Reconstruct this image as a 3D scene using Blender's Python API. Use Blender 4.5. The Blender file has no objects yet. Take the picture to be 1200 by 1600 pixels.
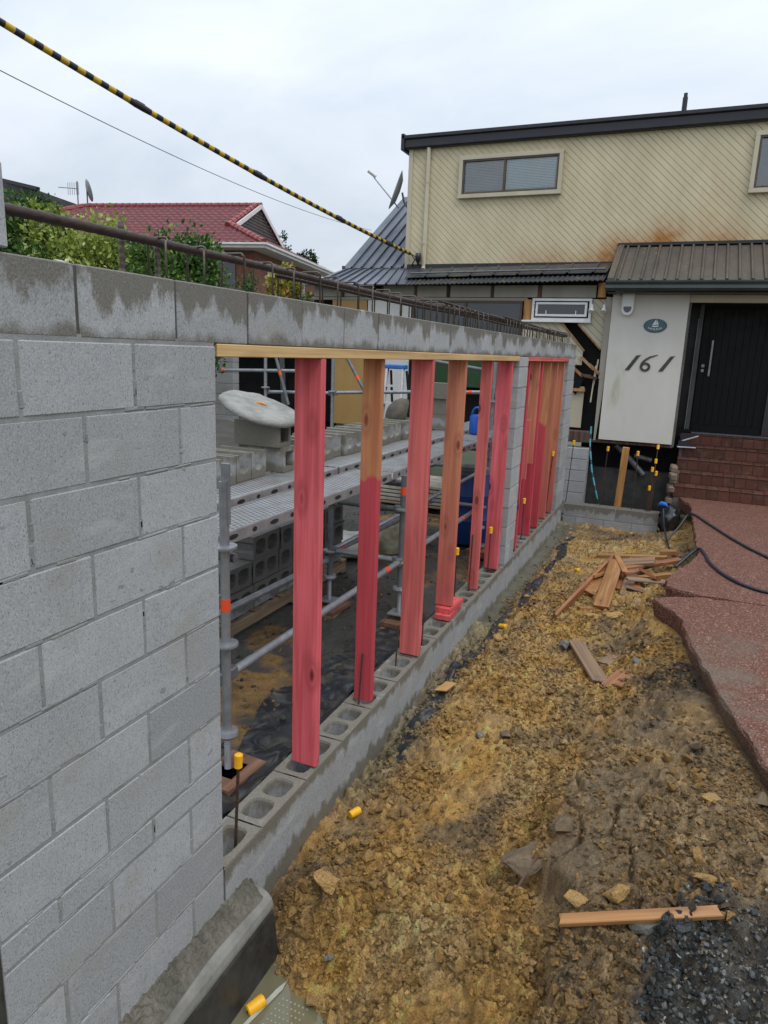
import bpy, bmesh, math, random
import numpy as np
from mathutils import Vector, Matrix, Euler, noise as noise3

# ------------------------------------------------------------------ scene, camera, light
scene = bpy.context.scene
C = scene.collection
random.seed(7)
RNG = np.random.default_rng(11)

CAM = dict(loc=(1.5208, -2.0622, 2.2926), yaw=0.3976, pitch=-0.2246, roll=0.0372, f=1094.47)

def make_camera():
    y, p, r = CAM['yaw'], CAM['pitch'], CAM['roll']
    f = Vector((-math.sin(y) * math.cos(p), math.cos(y) * math.cos(p), math.sin(p)))
    rt = f.cross(Vector((0, 0, 1))).normalized(); up = rt.cross(f)
    c, s = math.cos(r), math.sin(r)
    R1 = c * rt + s * up; U1 = -s * rt + c * up
    cd = bpy.data.cameras.new('camera'); co = bpy.data.objects.new('camera', cd); C.objects.link(co)
    m = Matrix((R1, U1, -f)).transposed().to_4x4(); m.translation = Vector(CAM['loc'])
    co.matrix_world = m
    cd.sensor_fit = 'HORIZONTAL'; cd.sensor_width = 36.0; cd.lens = CAM['f'] / 1200 * 36
    cd.clip_start = 0.05; cd.clip_end = 600
    scene.camera = co
make_camera()

SUN_EL, SUN_AZ = math.radians(58), math.radians(125)      # azimuth clockwise from +Y

def make_world():
    w = bpy.data.worlds.new('World'); scene.world = w; w.use_nodes = True
    nt = w.node_tree; nt.nodes.clear(); N = nt.nodes.new; L = nt.links.new
    out = N('ShaderNodeOutputWorld'); bg = N('ShaderNodeBackground')
    sky = N('ShaderNodeTexSky'); sky.sky_type = 'NISHITA'; sky.sun_disc = False
    sky.sun_elevation = SUN_EL; sky.sun_rotation = SUN_AZ
    skm = N('ShaderNodeVectorMath'); skm.operation = 'SCALE'; skm.inputs['Scale'].default_value = 0.9
    L(sky.outputs[0], skm.inputs[0])
    tc = N('ShaderNodeTexCoord'); sep = N('ShaderNodeSeparateXYZ'); L(tc.outputs['Generated'], sep.inputs[0])
    # project the direction on a cloud deck
    zc = N('ShaderNodeMath'); zc.operation = 'ADD'; zc.inputs[1].default_value = 0.35; L(sep.outputs[2], zc.inputs[0])
    mx = N('ShaderNodeMath'); mx.operation = 'MAXIMUM'; mx.inputs[1].default_value = 0.12; L(zc.outputs[0], mx.inputs[0])
    dv = N('ShaderNodeVectorMath'); dv.operation = 'DIVIDE'
    cb = N('ShaderNodeCombineXYZ'); L(mx.outputs[0], cb.inputs[0]); L(mx.outputs[0], cb.inputs[1]); cb.inputs[2].default_value = 1
    L(tc.outputs['Generated'], dv.inputs[0]); L(cb.outputs[0], dv.inputs[1])
    mp = N('ShaderNodeMapping'); mp.inputs['Scale'].default_value = (1.6, 2.3, 1); mp.inputs['Rotation'].default_value = (0, 0, .5)
    L(dv.outputs[0], mp.inputs[0])
    n1 = N('ShaderNodeTexNoise'); n1.inputs['Scale'].default_value = 1.1; n1.inputs['Detail'].default_value = 5; n1.inputs['Roughness'].default_value = .55
    n1.inputs['Distortion'].default_value = .35
    L(mp.outputs[0], n1.inputs['Vector'])
    cr = N('ShaderNodeValToRGB'); e = cr.color_ramp.elements
    e[0].position = .28; e[0].color = (5.7, 6.45, 7.45, 1); e[1].position = .72; e[1].color = (7.9, 8.4, 9.1, 1)
    L(n1.outputs[0], cr.inputs[0])
    # overcast dome: brighter overhead than at the horizon
    g = N('ShaderNodeMapRange'); g.inputs[1].default_value = 0; g.inputs[2].default_value = 1; g.inputs[3].default_value = .80; g.inputs[4].default_value = 2.1
    L(sep.outputs[2], g.inputs[0])
    ml = N('ShaderNodeVectorMath'); ml.operation = 'SCALE'; L(cr.outputs[0], ml.inputs[0]); L(g.outputs[0], ml.inputs['Scale'])
    mix = N('ShaderNodeMix'); mix.data_type = 'RGBA'; mix.inputs[0].default_value = .9
    L(skm.outputs[0], mix.inputs[6]); L(ml.outputs[0], mix.inputs[7])
    L(mix.outputs[2], bg.inputs[0]); bg.inputs[1].default_value = 0.1
    L(bg.outputs[0], out.inputs[0])
make_world()

def make_sun():
    sd = bpy.data.lights.new('sun', 'SUN'); sd.energy = 1.2; sd.angle = math.radians(24); sd.color = (1, .97, .92)
    so = bpy.data.objects.new('sun', sd); C.objects.link(so)
    d = Vector((math.sin(SUN_AZ) * math.cos(SUN_EL), math.cos(SUN_AZ) * math.cos(SUN_EL), math.sin(SUN_EL)))
    so.rotation_euler = d.to_track_quat('Z', 'Y').to_euler(); so.location = (6, -6, 20)
make_sun()
vs = scene.view_settings
vs.view_transform = 'Standard'; vs.look = 'None'; vs.exposure = 0.12; vs.gamma = 1.0; vs.use_curve_mapping = False
scene.render.engine = 'CYCLES'
scene.cycles.max_bounces = 6
scene.cycles.transparent_max_bounces = 8

# ------------------------------------------------------------------ mesh helpers
class MB:
    """collects shapes in world coordinates, builds ONE mesh object"""
    def __init__(s): s.v = []; s.f = []; s.m = []
    def add(s, vs, fs, mi=0):
        o = len(s.v); s.v.extend([tuple(v) for v in vs])
        for f in fs: s.f.append(tuple(i + o for i in f)); s.m.append(mi)
        return s
    def box(s, c, d, rot=None, bev=0.0, mi=0):
        hx, hy, hz = d[0] / 2, d[1] / 2, d[2] / 2
        b = min(bev, hx * .9, hy * .9, hz * .9)
        c = Vector(c)
        if b <= 0:
            vs = [Vector((x * hx, y * hy, z * hz)) for x in (-1, 1) for y in (-1, 1) for z in (-1, 1)]
            fs = [(0, 1, 3, 2), (4, 6, 7, 5), (0, 4, 5, 1), (2, 3, 7, 6), (0, 2, 6, 4), (1, 5, 7, 3)]
        else:
            vs = []; ix = {}
            for x in (-1, 1):
                for y in (-1, 1):
                    for z in (-1, 1):
                        for a in range(3):
                            p = [x * (hx - b), y * (hy - b), z * (hz - b)]
                            p[a] += (x, y, z)[a] * b
                            ix[(x, y, z, a)] = len(vs); vs.append(Vector(p))
            fs = []
            for a in range(3):
                o = [i for i in range(3) if i != a]
                for sg in (-1, 1):
                    q = []
                    for (p0, p1) in ((-1, -1), (1, -1), (1, 1), (-1, 1)):
                        k = [0, 0, 0]; k[a] = sg; k[o[0]] = p0; k[o[1]] = p1
                        q.append(ix[(k[0], k[1], k[2], a)])
                    fs.append(tuple(q))
            for a in range(3):                      # edges along axis a
                o = [i for i in range(3) if i != a]
                for p0 in (-1, 1):
                    for p1 in (-1, 1):
                        k0 = [0, 0, 0]; k1 = [0, 0, 0]
                        k0[a] = -1; k1[a] = 1
                        for k in (k0, k1): k[o[0]] = p0; k[o[1]] = p1
                        fs.append((ix[(*k0, o[0])], ix[(*k1, o[0])], ix[(*k1, o[1])], ix[(*k0, o[1])]))
            for x in (-1, 1):
                for y in (-1, 1):
                    for z in (-1, 1): fs.append(tuple(ix[(x, y, z, a)] for a in range(3)))
        if rot is not None: vs = [rot @ v for v in vs]
        return s.add([v + c for v in vs], fs, mi)
    def tube(s, pts, r, n=10, mi=0, caps=True):
        pts = [Vector(p) for p in pts]; rs = r if isinstance(r, (list, tuple)) else [r] * len(pts)
        vs = []; ref = None
        for i, p in enumerate(pts):
            t = (pts[min(i + 1, len(pts) - 1)] - pts[max(i - 1, 0)]).normalized()
            if ref is None: ref = t.orthogonal().normalized()
            ref = (ref - t * ref.dot(t)); ref = ref.normalized() if ref.length > 1e-6 else t.orthogonal().normalized()
            b = t.cross(ref)
            for k in range(n):
                a = 2 * math.pi * k / n; vs.append(p + (ref * math.cos(a) + b * math.sin(a)) * rs[i])
        fs = []
        for i in range(len(pts) - 1):
            for k in range(n):
                k2 = (k + 1) % n; fs.append((i * n + k, i * n + k2, (i + 1) * n + k2, (i + 1) * n + k))
        if caps: fs.append(tuple(range(n))[::-1]); fs.append(tuple((len(pts) - 1) * n + k for k in range(n)))
        return s.add(vs, fs, mi)
    def prism(s, poly, d, mi=0):
        """poly: coplanar 3D points, extruded by vector d"""
        n = len(poly); d = Vector(d); P = [Vector(p) for p in poly]
        fs = [tuple(range(n))[::-1], tuple(range(n, 2 * n))]
        for k in range(n): k2 = (k + 1) % n; fs.append((k, k2, n + k2, n + k))
        return s.add(P + [p + d for p in P], fs, mi)
    def lathe(s, prof, c, n=24, axis=None, mi=0):
        """prof [(r,z)...] about Z at c"""
        c = Vector(c); vs = []
        for r, z in prof:
            for k in range(n):
                a = 2 * math.pi * k / n; v = Vector((r * math.cos(a), r * math.sin(a), z))
                if axis is not None: v = axis @ v
                vs.append(c + v)
        fs = []
        for i in range(len(prof) - 1):
            for k in range(n):
                k2 = (k + 1) % n; fs.append((i * n + k, i * n + k2, (i + 1) * n + k2, (i + 1) * n + k))
        return s.add(vs, fs, mi)
    def plank(s, A, B, w, t, up=(0, 0, 1), bev=.003, mi=0):
        A = Vector(A); B = Vector(B); y = (B - A).normalized(); x = y.cross(Vector(up)).normalized(); z = x.cross(y)
        rot = Matrix((x, y, z)).transposed()
        return s.box((A + B) / 2, (w, (B - A).length, t), rot, bev, mi)
    def mesh(s, name, mats, off=(0, 0, 0), smooth=False):
        me = bpy.data.meshes.new(name); o = Vector(off)
        me.from_pydata([tuple(Vector(v) - o) for v in s.v], [], s.f)
        for m in (mats if isinstance(mats, (list, tuple)) else [mats]): me.materials.append(m)
        if isinstance(mats, (list, tuple)) and len(mats) > 1: me.polygons.foreach_set('material_index', s.m)
        if smooth: me.polygons.foreach_set('use_smooth', [True] * len(me.polygons))
        bm = bmesh.new(); bm.from_mesh(me); bmesh.ops.recalc_face_normals(bm, faces=bm.faces); bm.to_mesh(me); bm.free()
        me.update(); return me
    def build(s, name, mats, parent=None, smooth=False):
        a = np.array(s.v)
        if parent is None:
            off = Vector(((a[:, 0].min() + a[:, 0].max()) / 2, (a[:, 1].min() + a[:, 1].max()) / 2, a[:, 2].min()))
            o = bpy.data.objects.new(name, s.mesh(name, mats, off, smooth)); o.location = off
        else:
            o = bpy.data.objects.new(name, s.mesh(name, mats, wloc(parent), smooth)); o.parent = parent
        if smooth == 'auto': auto(o)
        C.objects.link(o); return o

def wloc(o):
    v = Vector(o.location)
    while o.parent: o = o.parent; v += Vector(o.location)
    return v
def auto(o):
    me = o.data; me.polygons.foreach_set('use_smooth', [True] * len(me.polygons)); me.set_sharp_from_angle(angle=math.radians(40))
def inst(name, me, parent=None, loc=(0, 0, 0), rot=(0, 0, 0), scale=(1, 1, 1)):
    o = bpy.data.objects.new(name, me); C.objects.link(o)
    o.location = Vector(loc) - (wloc(parent) if parent else Vector((0, 0, 0)))
    o.rotation_euler = rot; o.scale = scale
    if parent: o.parent = parent
    return o
def tag(o, label, cat, group=None):
    o['label'] = label; o['category'] = cat
    if group: o['group'] = group
    return o
def thing(name, label, cat, loc=(0, 0, 0), group=None):
    o = bpy.data.objects.new(name, None); C.objects.link(o); o.location = loc; o.empty_display_size = .1
    return tag(o, label, cat, group)
def struct(o): o['kind'] = 'structure'; return o
def stuff(o): o['kind'] = 'stuff'; return o
def from_np(name, V, F, mat, smooth=True):
    me = bpy.data.meshes.new(name); F = np.asarray(F, dtype=np.int32); k = F.shape[1]
    me.vertices.add(len(V)); me.vertices.foreach_set('co', np.asarray(V, dtype=np.float32).ravel())
    me.loops.add(F.size); me.loops.foreach_set('vertex_index', F.ravel())
    me.polygons.add(len(F)); me.polygons.foreach_set('loop_start', np.arange(0, F.size, k, dtype=np.int32))
    me.polygons.foreach_set('loop_total', np.full(len(F), k, dtype=np.int32))
    me.polygons.foreach_set('use_smooth', np.full(len(F), smooth))
    me.materials.append(mat); me.update(calc_edges=True); me.validate(); return me
def setcol(me, name, col):
    a = me.color_attributes.new(name, 'FLOAT_COLOR', 'POINT')
    c = np.ones((len(me.vertices), 4), dtype=np.float32); c[:, :3] = col; a.data.foreach_set('color', c.ravel())

# ------------------------------------------------------------------ numpy noise
def vnoise(x, y, seed=0):
    xi = np.floor(x).astype(np.int64); yi = np.floor(y).astype(np.int64); xf = x - xi; yf = y - yi
    def h(a, b):
        n = (a * 374761393 + b * 668265263 + seed * 974711) & 0x7fffffff
        n = ((n ^ (n >> 13)) * 1274126177) & 0x7fffffff
        return ((n ^ (n >> 16)) & 0xffff) / 65535.0
    u = xf * xf * (3 - 2 * xf); v = yf * yf * (3 - 2 * yf)
    return (h(xi, yi) * (1 - u) + h(xi + 1, yi) * u) * (1 - v) + (h(xi, yi + 1) * (1 - u) + h(xi + 1, yi + 1) * u) * v
def fbm(x, y, sc, octv=4, seed=0, gain=.5):
    t = 0; a = 1; n = 0
    for i in range(octv):
        t = t + a * (vnoise(x * sc + 17.3 * i, y * sc - 9.1 * i, seed + i) - .5); n += a; a *= gain; sc *= 2.03
    return t / n * 2
def sstep(a, b, x):
    t = np.clip((x - a) / (b - a), 0, 1); return t * t * (3 - 2 * t)

# ------------------------------------------------------------------ material helpers
class NT:
    def __init__(s, name):
        s.m = bpy.data.materials.new(name); s.m.use_nodes = True; s.t = s.m.node_tree; s.t.nodes.clear()
        s.out = s.n('ShaderNodeOutputMaterial'); s.b = s.n('ShaderNodeBsdfPrincipled'); s.l(s.b.outputs[0], s.out.inputs[0])
        s.pos = None
    def n(s, k, **kw):
        x = s.t.nodes.new(k)
        for a, v in kw.items(): setattr(x, a, v)
        return x
    def l(s, a, b): s.t.links.new(a, b)
    def P(s, obj=False):
        if obj: return s.n('ShaderNodeTexCoord').outputs['Object']
        if s.pos is None: s.pos = s.n('ShaderNodeNewGeometry').outputs['Position']
        return s.pos
    def map(s, vec, scale=(1, 1, 1), rot=(0, 0, 0), loc=(0, 0, 0)):
        m = s.n('ShaderNodeMapping'); m.inputs['Scale'].default_value = scale; m.inputs['Rotation'].default_value = rot; m.inputs['Location'].default_value = loc
        s.l(vec, m.inputs[0]); return m.outputs[0]
    def noise(s, vec, sc, det=4, rough=.55, dist=0):
        x = s.n('ShaderNodeTexNoise'); s.l(vec, x.inputs['Vector']); x.inputs['Scale'].default_value = sc
        x.inputs['Detail'].default_value = det; x.inputs['Roughness'].default_value = rough; x.inputs['Distortion'].default_value = dist
        return x.outputs[0]
    def voro(s, vec, sc, feat='F1', out=0):
        x = s.n('ShaderNodeTexVoronoi', feature=feat); s.l(vec, x.inputs['Vector']); x.inputs['Scale'].default_value = sc; return x.outputs[out]
    def ramp(s, fac, stops):
        x = s.n('ShaderNodeValToRGB'); e = x.color_ramp.elements
        while len(e) < len(stops): e.new(.5)
        for q, (p, c) in zip(e, stops):
            q.position = p; q.color = (*c, 1) if isinstance(c, tuple) else (c, c, c, 1)
        s.l(fac, x.inputs[0]); return x.outputs[0]
    def math(s, op, a, b=None, clamp=False):
        x = s.n('ShaderNodeMath', operation=op); x.use_clamp = clamp
        for i, v in enumerate((a, b)):
            if v is None: continue
            if isinstance(v, (int, float)): x.inputs[i].default_value = v
            else: s.l(v, x.inputs[i])
        return x.outputs[0]
    def mr(s, v, a, b, c=0., d=1., smooth=False):
        x = s.n('ShaderNodeMapRange'); x.interpolation_type = 'SMOOTHSTEP' if smooth else 'LINEAR'
        s.l(v, x.inputs[0])
        for i, q in zip((1, 2, 3, 4), (a, b, c, d)): x.inputs[i].default_value = q
        return x.outputs[0]
    def mix(s, fac, a, b, bt='MIX'):
        x = s.n('ShaderNodeMix', data_type='RGBA', blend_type=bt)
        for i, v in ((0, fac), (6, a), (7, b)):
            if isinstance(v, (int, float)): x.inputs[i].default_value = v
            elif isinstance(v, tuple): x.inputs[i].default_value = (*v, 1) if len(v) == 3 else v
            else: s.l(v, x.inputs[i])
        return x.outputs[2]
    def sep(s, v):
        x = s.n('ShaderNodeSeparateXYZ'); s.l(v, x.inputs[0]); return x.outputs
    def rnd(s): return s.n('ShaderNodeObjectInfo').outputs['Random']
    def attr(s, name): return s.n('ShaderNodeAttribute', attribute_name=name).outputs['Color']
    def bump(s, h, st=.5, dist=.01, prev=None):
        x = s.n('ShaderNodeBump'); x.inputs['Strength'].default_value = st; x.inputs['Distance'].default_value = dist
        s.l(h, x.inputs['Height'])
        if prev is not None: s.l(prev, x.inputs['Normal'])
        return x.outputs[0]
    def set(s, col=None, rough=None, normal=None, metal=None, spec=None):
        for v, k in ((col, 'Base Color'), (rough, 'Roughness'), (normal, 'Normal'), (metal, 'Metallic'), (spec, 'Specular IOR Level')):
            if v is None: continue
            i = s.b.inputs[k]
            if isinstance(v, (int, float)): i.default_value = v
            elif isinstance(v, tuple): i.default_value = (*v, 1)
            else: s.l(v, i)
        return s.m

def simple(name, c1, c2=None, sc=8, rough=.7, bump=.15, bsc=60, metal=0, spec=.4, bd=.004, rr=.12, obj=False):
    t = NT(name); p = t.P(obj); c2 = c2 or tuple(x * .72 for x in c1)
    n = t.noise(p, sc, 5, .6); f = t.noise(p, bsc, 3)
    col = t.mix(t.mr(n, .35, .68), c1, c2)
    rg = t.mr(n, .3, .7, max(rough - rr, .03), min(rough + rr, 1))
    return t.set(col, rg, t.bump(f, bump, bd), metal, spec)
# ------------------------------------------------------------------ ground: soil, gravel, water, path
XN = [-.1, .0, .12, .3, .6, 1.0, 1.3, 1.6, 2.0, 2.6, 3.6]
YN = [-1.6, -.1, .18, .36, 1.0, 1.7, 2.5, 3.5, 5.0, 6.5, 8.6, 9.8]
ZN = np.array([
    [-.47, -.47, -.47, -.46, -.42, -.16, .08, .22, .35, .40, .42],
    [-.47, -.47, -.47, -.45, -.37, -.12, .09, .22, .34, .40, .42],
    [-.42, -.42, -.40, -.29, -.16, -.03, .12, .24, .34, .40, .42],
    [-.24, -.23, -.19, -.11, -.06, .00, .15, .26, .35, .40, .42],
    [-.20, -.19, -.17, -.12, -.05, .01, .18, .28, .37, .41, .42],
    [-.18, -.18, -.15, -.09, -.02, .06, .17, .28, .37, .41, .42],
    [-.11, -.10, -.09, -.05, .00, .05, .12, .22, .33, .38, .40],
    [-.09, -.09, -.11, -.07, -.02, .04, .08, .14, .26, .34, .36],
    [-.09, -.09, -.12, -.10, -.05, .00, .05, .11, .20, .28, .30],
    [-.09, -.09, -.12, -.10, -.09, -.06, -.02, .04, .18, .26, .28],
    [-.12, -.13, -.14, -.14, -.15, -.15, -.13, -.05, .14, .24, .26],
    [-.12, -.13, -.14, -.14, -.15, -.15, -.13, -.05, .14, .24, .26]])
PATH = [(1.60, 9.02), (1.66, 8.75), (1.75, 8.37), (1.77, 7.4), (1.79, 6.27), (1.82, 5.60), (1.76, 5.2), (1.68, 4.9), (1.60, 4.62), (1.54, 4.36), (1.55, 4.18), (1.62, 4.10), (1.72, 4.06), (1.83, 4.03), (2.1, 4.02)]
PATH2 = [(2.1, 3.985), (1.84, 3.96), (1.62, 3.88), (1.46, 3.74), (1.52, 3.60), (1.62, 3.48), (1.68, 3.30), (1.70, 3.08), (1.73, 2.89), (1.79, 2.58), (1.85, 2.28), (1.90, 2.02), (2.0, 1.62), (2.07, 1.31), (2.14, .95), (2.3, .5), (2.5, .1), (2.6, -.5)]
def zpath(y): return .36 + (9 - y) * .015
def path_edge_x(y):
    pts = [(b, a) for a, b in PATH2[::-1] if a < 2.7] + [(b, a) for a, b in PATH[::-1]]
    pts = sorted(pts); ys = [q[0] for q in pts]; xs = [q[1] for q in pts]
    return np.interp(y, ys, xs)
def zbase(x, y):
    """bicubic-ish smooth interpolation of the levels table"""
    x = np.asarray(x, float); y = np.asarray(y, float)
    xi = np.clip(np.searchsorted(XN, x) - 1, 0, len(XN) - 2); yi = np.clip(np.searchsorted(YN, y) - 1, 0, len(YN) - 2)
    xa = np.array(XN); ya = np.array(YN)
    u = np.clip((x - xa[xi]) / (xa[xi + 1] - xa[xi]), 0, 1); v = np.clip((y - ya[yi]) / (ya[yi + 1] - ya[yi]), 0, 1)
    v = v * .5 + .5 * v * v * (3 - 2 * v)
    return (ZN[yi, xi] * (1 - u) + ZN[yi, xi + 1] * u) * (1 - v) + (ZN[yi + 1, xi] * (1 - u) + ZN[yi + 1, xi + 1] * u) * v
def crust_x(y): return 1.27 + .07 * np.sin(y * 5.1 + .6) + .05 * np.sin(y * 13 + 2) - .12 * sstep(.5, 1.0, y) + .1 * sstep(1.0, 1.5, y)
def soil_cols(x, y, jit=0.):
    n1 = fbm(x, y, 1.1, 4, 3); n2 = fbm(x, y, 4.5, 4, 9); n3 = fbm(x, y, 30, 3, 21)
    ochre = np.array([.355, .200, .050]); tan = np.array([.345, .235, .105]); brown = np.array([.132, .090, .048]); dark = np.array([.038, .030, .022])
    grey = np.array([.13, .125, .105]); grav = np.array([.046, .047, .045])
    def L(a, b, t): t = np.clip(t, 0, 1)[..., None]; return a * (1 - t) + b * t
    c = L(np.broadcast_to(ochre, x.shape + (3,)), tan, .45 + 1.0 * n2 + .25 * sstep(4.5, 6.5, y) + jit)
    c = L(c, brown, sstep(.02, .50, n1 * .8 + n2 * .55 + n3 * .35) * .85)
    # darker, walked on ground towards the path
    m = sstep(-.12, .22, x - crust_x(y) + .22 * n1 + .12 * n2) * sstep(3.3, 2.1, y + .6 * n1)
    c = L(c, L(np.broadcast_to(brown, c.shape), np.array([.24, .175, .10]), .40 + .9 * n2 + .5 * n3), m * .80)
    c = L(c, dark, sstep(.26, .66, n1 * .4 + n2 * .5 + n3 * .4 + .16 * m) * .75)
    m2 = sstep(1.38, 1.58, x + .1 * n2) * sstep(2.0, 2.5, y) * sstep(6.5, 5, y)
    c = L(c, dark, m2 * sstep(-.25, .3, n2 + .5 * n3) * .8)
    # wet silt beside the wall
    t = sstep(.30, .12, x + .10 * n1 + .05 * n2) * sstep(.5, 1.6, y)
    c = L(c, L(np.broadcast_to(grey, c.shape), np.array([.19, .165, .09]), .5 + n2), t * .85)
    # blue-black road metal by the camera
    g = sstep(1.55, 1.78, x + .16 * n2 + .12 * n1) * sstep(.50, .26, y + .14 * n2 - .10 * (x - 1.6))
    c = L(c, grav, g * (.82 + .3 * n3))
    c = c * (1 + .35 * n3)[..., None]
    c = c * (1.32 - .32 * g)[..., None]
    return np.clip(c, .012, .7), m, g

def worley(x, y, seed):
    xi = np.floor(x).astype(np.int64); yi = np.floor(y).astype(np.int64); best = np.full(x.shape, 9.); bid = np.zeros(x.shape)
    def h(a, b, k):
        n = (a * 374761393 + b * 668265263 + (seed + k) * 974711) & 0x7fffffff; n = ((n ^ (n >> 13)) * 1274126177) & 0x7fffffff
        return ((n ^ (n >> 16)) & 0xffff) / 65535.0
    for i in (-1, 0, 1):
        for j in (-1, 0, 1):
            a = xi + i; b = yi + j; d = np.hypot(a + h(a, b, 1) - x, b + h(a, b, 2) - y); m = d < best; best = np.where(m, d, best); bid = np.where(m, h(a, b, 3), bid)
    return best, bid

def make_soil():
    d = lambda y: math.hypot(y + 2.1, 2.4)
    ys = [-1.3]
    while ys[-1] < 9.3: ys.append(ys[-1] + max(.0058, .0026 * d(ys[-1]) * (1 if ys[-1] < 3 else 1.15)))
    ys = np.array(ys); xs = np.concatenate([np.arange(-.06, 2.2, .0068), np.arange(2.2, 3.2, .03)])
    X, Y = np.meshgrid(xs, ys)
    cols, m, g = soil_cols(X, Y)
    Z = zbase(X, Y)
    # broken crust: the trodden side stands a few cm proud with a ragged lip
    cx = crust_x(Y) + .035 * fbm(X, Y, 9, 3, 5)
    win = sstep(-.6, -.2, Y) * sstep(1.75, 1.25, Y)
    Z += win * (.075 * sstep(-.012, .012, X - cx) - .05 * np.exp(-((X - cx + .05) / .06) ** 2)) * 1.0
    # dried plates split by cracks
    wx = X + .05 * fbm(X, Y, 5, 3, 31); wy = Y + .05 * fbm(X, Y, 5, 3, 33)
    P = RNG.uniform([1.1, .25], [1.85, 1.5], (17, 2)); d1 = np.full(X.shape, 9.); d2 = d1.copy()
    sub = (X > 1.0) & (X < 1.95) & (Y > .1) & (Y < 1.6)
    a = d1[sub]; b = d2[sub]
    for q in P:
        dd = np.hypot(wx[sub] - q[0], wy[sub] - q[1]); b = np.where(dd < a, a, np.minimum(b, dd)); a = np.minimum(a, dd)
    e = np.full(X.shape, 1.); e[sub] = b - a
    plates = sstep(1.12, 1.25, X) * sstep(1.72, 1.5, X) * sstep(.3, .45, Y) * sstep(1.4, 1.2, Y)
    Z -= plates * .050 * sstep(.016, .002, e + .006 * fbm(X, Y, 60, 2, 39)); Z += plates * .018 * (vnoise(np.floor(e * 0), Y * 0, 3) + fbm(X, Y, 2.2, 2, 35))
    rough = (1 - .52 * plates); pc = (np.array([.185, .138, .085]) * (1 + .25 * fbm(X, Y, 12, 3, 37))[..., None]); cols = cols * (1 - .6 * plates[..., None]) + pc * .6 * plates[..., None]
    flat = 1 - .45 * sstep(4.8, 6.2, Y)
    Z += fbm(X, Y, 1.6, 4, 41) * .045 * (1 - .4 * plates)
    Z += fbm(X, Y, 7, 4, 47) * .040 * rough * flat
    # crumbly aggregate: domes of a jittered cell pattern at three sizes, each cell with its own height and tone
    patch = sstep(-.35, .25, fbm(X, Y, 2.6, 3, 63))
    tone = np.ones(X.shape)
    for dens, amp, sd, ta in ((13, .046, 71, .30), (27, .026, 72, .30), (58, .0125, 73, .22)):
        wx = X + .25 / dens * fbm(X, Y, dens * .9, 2, sd + 9); wy = Y + .25 / dens * fbm(X, Y, dens * .9, 2, sd + 19)
        f1, cid = worley(wx * dens, wy * dens, sd)
        dome = np.sqrt(np.clip(1 - (f1 / .74) ** 2, 0, 1)); keep = (cid > (.42 if dens < 20 else .25))
        Z += amp * dome * (.35 + .65 * cid) * keep * rough * flat * (.35 + .65 * (patch if dens < 40 else 1))
        tone *= 1 + ta * (cid * 2 - 1) * keep
    cols = np.clip(cols * (1 + (tone - 1) * (.4 + .6 * rough))[..., None], .01, .6)
    # clods pushed into the surface
    n = 2600; cxs = RNG.uniform(.1, 2.1, n); cys = -1 + 10.2 * RNG.random(n) ** 1.35; rr = .008 + .030 * RNG.random(n) ** 3.2
    keep = vnoise(cxs * 2.2, cys * 2.2, 77) > .28
    for x0, y0, r in zip(cxs[keep], cys[keep], rr[keep]):
        i0, i1 = np.searchsorted(ys, [y0 - r, y0 + r]); j0, j1 = np.searchsorted(xs, [x0 - r, x0 + r])
        if i1 - i0 < 2 or j1 - j0 < 2: continue
        xx = X[i0:i1, j0:j1] - x0; yy = Y[i0:i1, j0:j1] - y0
        h = np.sqrt(np.clip(1 - (xx * xx + yy * yy) / r ** 2, 0, 1)) * r * .75
        Z[i0:i1, j0:j1] += h
    # tidy: under the path and beside the wall
    ex = path_edge_x(Y)
    under = sstep(-.03, .06, X - ex)
    zz = zpath(Y) - .13
    bank = sstep(.30, .03, ex - X) * sstep(4.5, 3.9, Y) * sstep(-.2, .4, Y) * (X < ex + .05); tgt = zpath(Y) - .115 + .03 * fbm(X, Y, 4, 3, 65)
    Z = Z + bank * np.clip(tgt - Z, -.3, .3) * .8
    Z = np.where(X > ex - .03, np.minimum(Z, zz * under + Z * (1 - under)), Z)
    trench = sstep(.28, .10, X) * sstep(3.4, 4.2, Y) * sstep(8.4, 7.9, Y)
    Z = Z * (1 - trench) + (-.125 + .02 * fbm(X, Y, 6, 3, 61)) * trench
    V = np.stack([X, Y, Z], -1).reshape(-1, 3)
    h, w = X.shape; I = np.arange(h * w).reshape(h, w)
    F = np.stack([I[:-1, :-1], I[:-1, 1:], I[1:, 1:], I[1:, :-1]], -1).reshape(-1, 4)
    t = NT('soil'); p = t.P(); c = t.attr('soil')
    f = t.noise(p, 140, 4, .65); f2 = t.noise(p, 420, 2)
    col = t.mix(t.mr(f, .3, .72), c, t.mix(1.0, c, (.34, .30, .27), 'MULTIPLY'))
    col = t.mix(t.mr(f2, .6, .75, 0, .4), col, (.46, .38, .24))
    w_ = t.noise(p, 2.3, 3)
    t.set(col, t.mr(w_, .35, .65, .5, .88), t.bump(f2, .5, .003, t.bump(f, 1.0, .010)), 0, .3)
    me = from_np('soil', V, F, t.m, True); setcol(me, 'soil', cols.reshape(-1, 3))
    o = bpy.data.objects.new('excavated_soil', me); C.objects.link(o); struct(o)
    return (xs, ys, Z, t.m)
SX, SY, SZ, M_SOIL = make_soil()
def soil_z(x, y):
    i = min(max(int(np.searchsorted(SY, y)), 1), len(SY) - 2); j = min(max(int(np.searchsorted(SX, x)), 1), len(SX) - 2)
    return float(SZ[i - 1:i + 2, j - 1:j + 2].mean())

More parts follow.
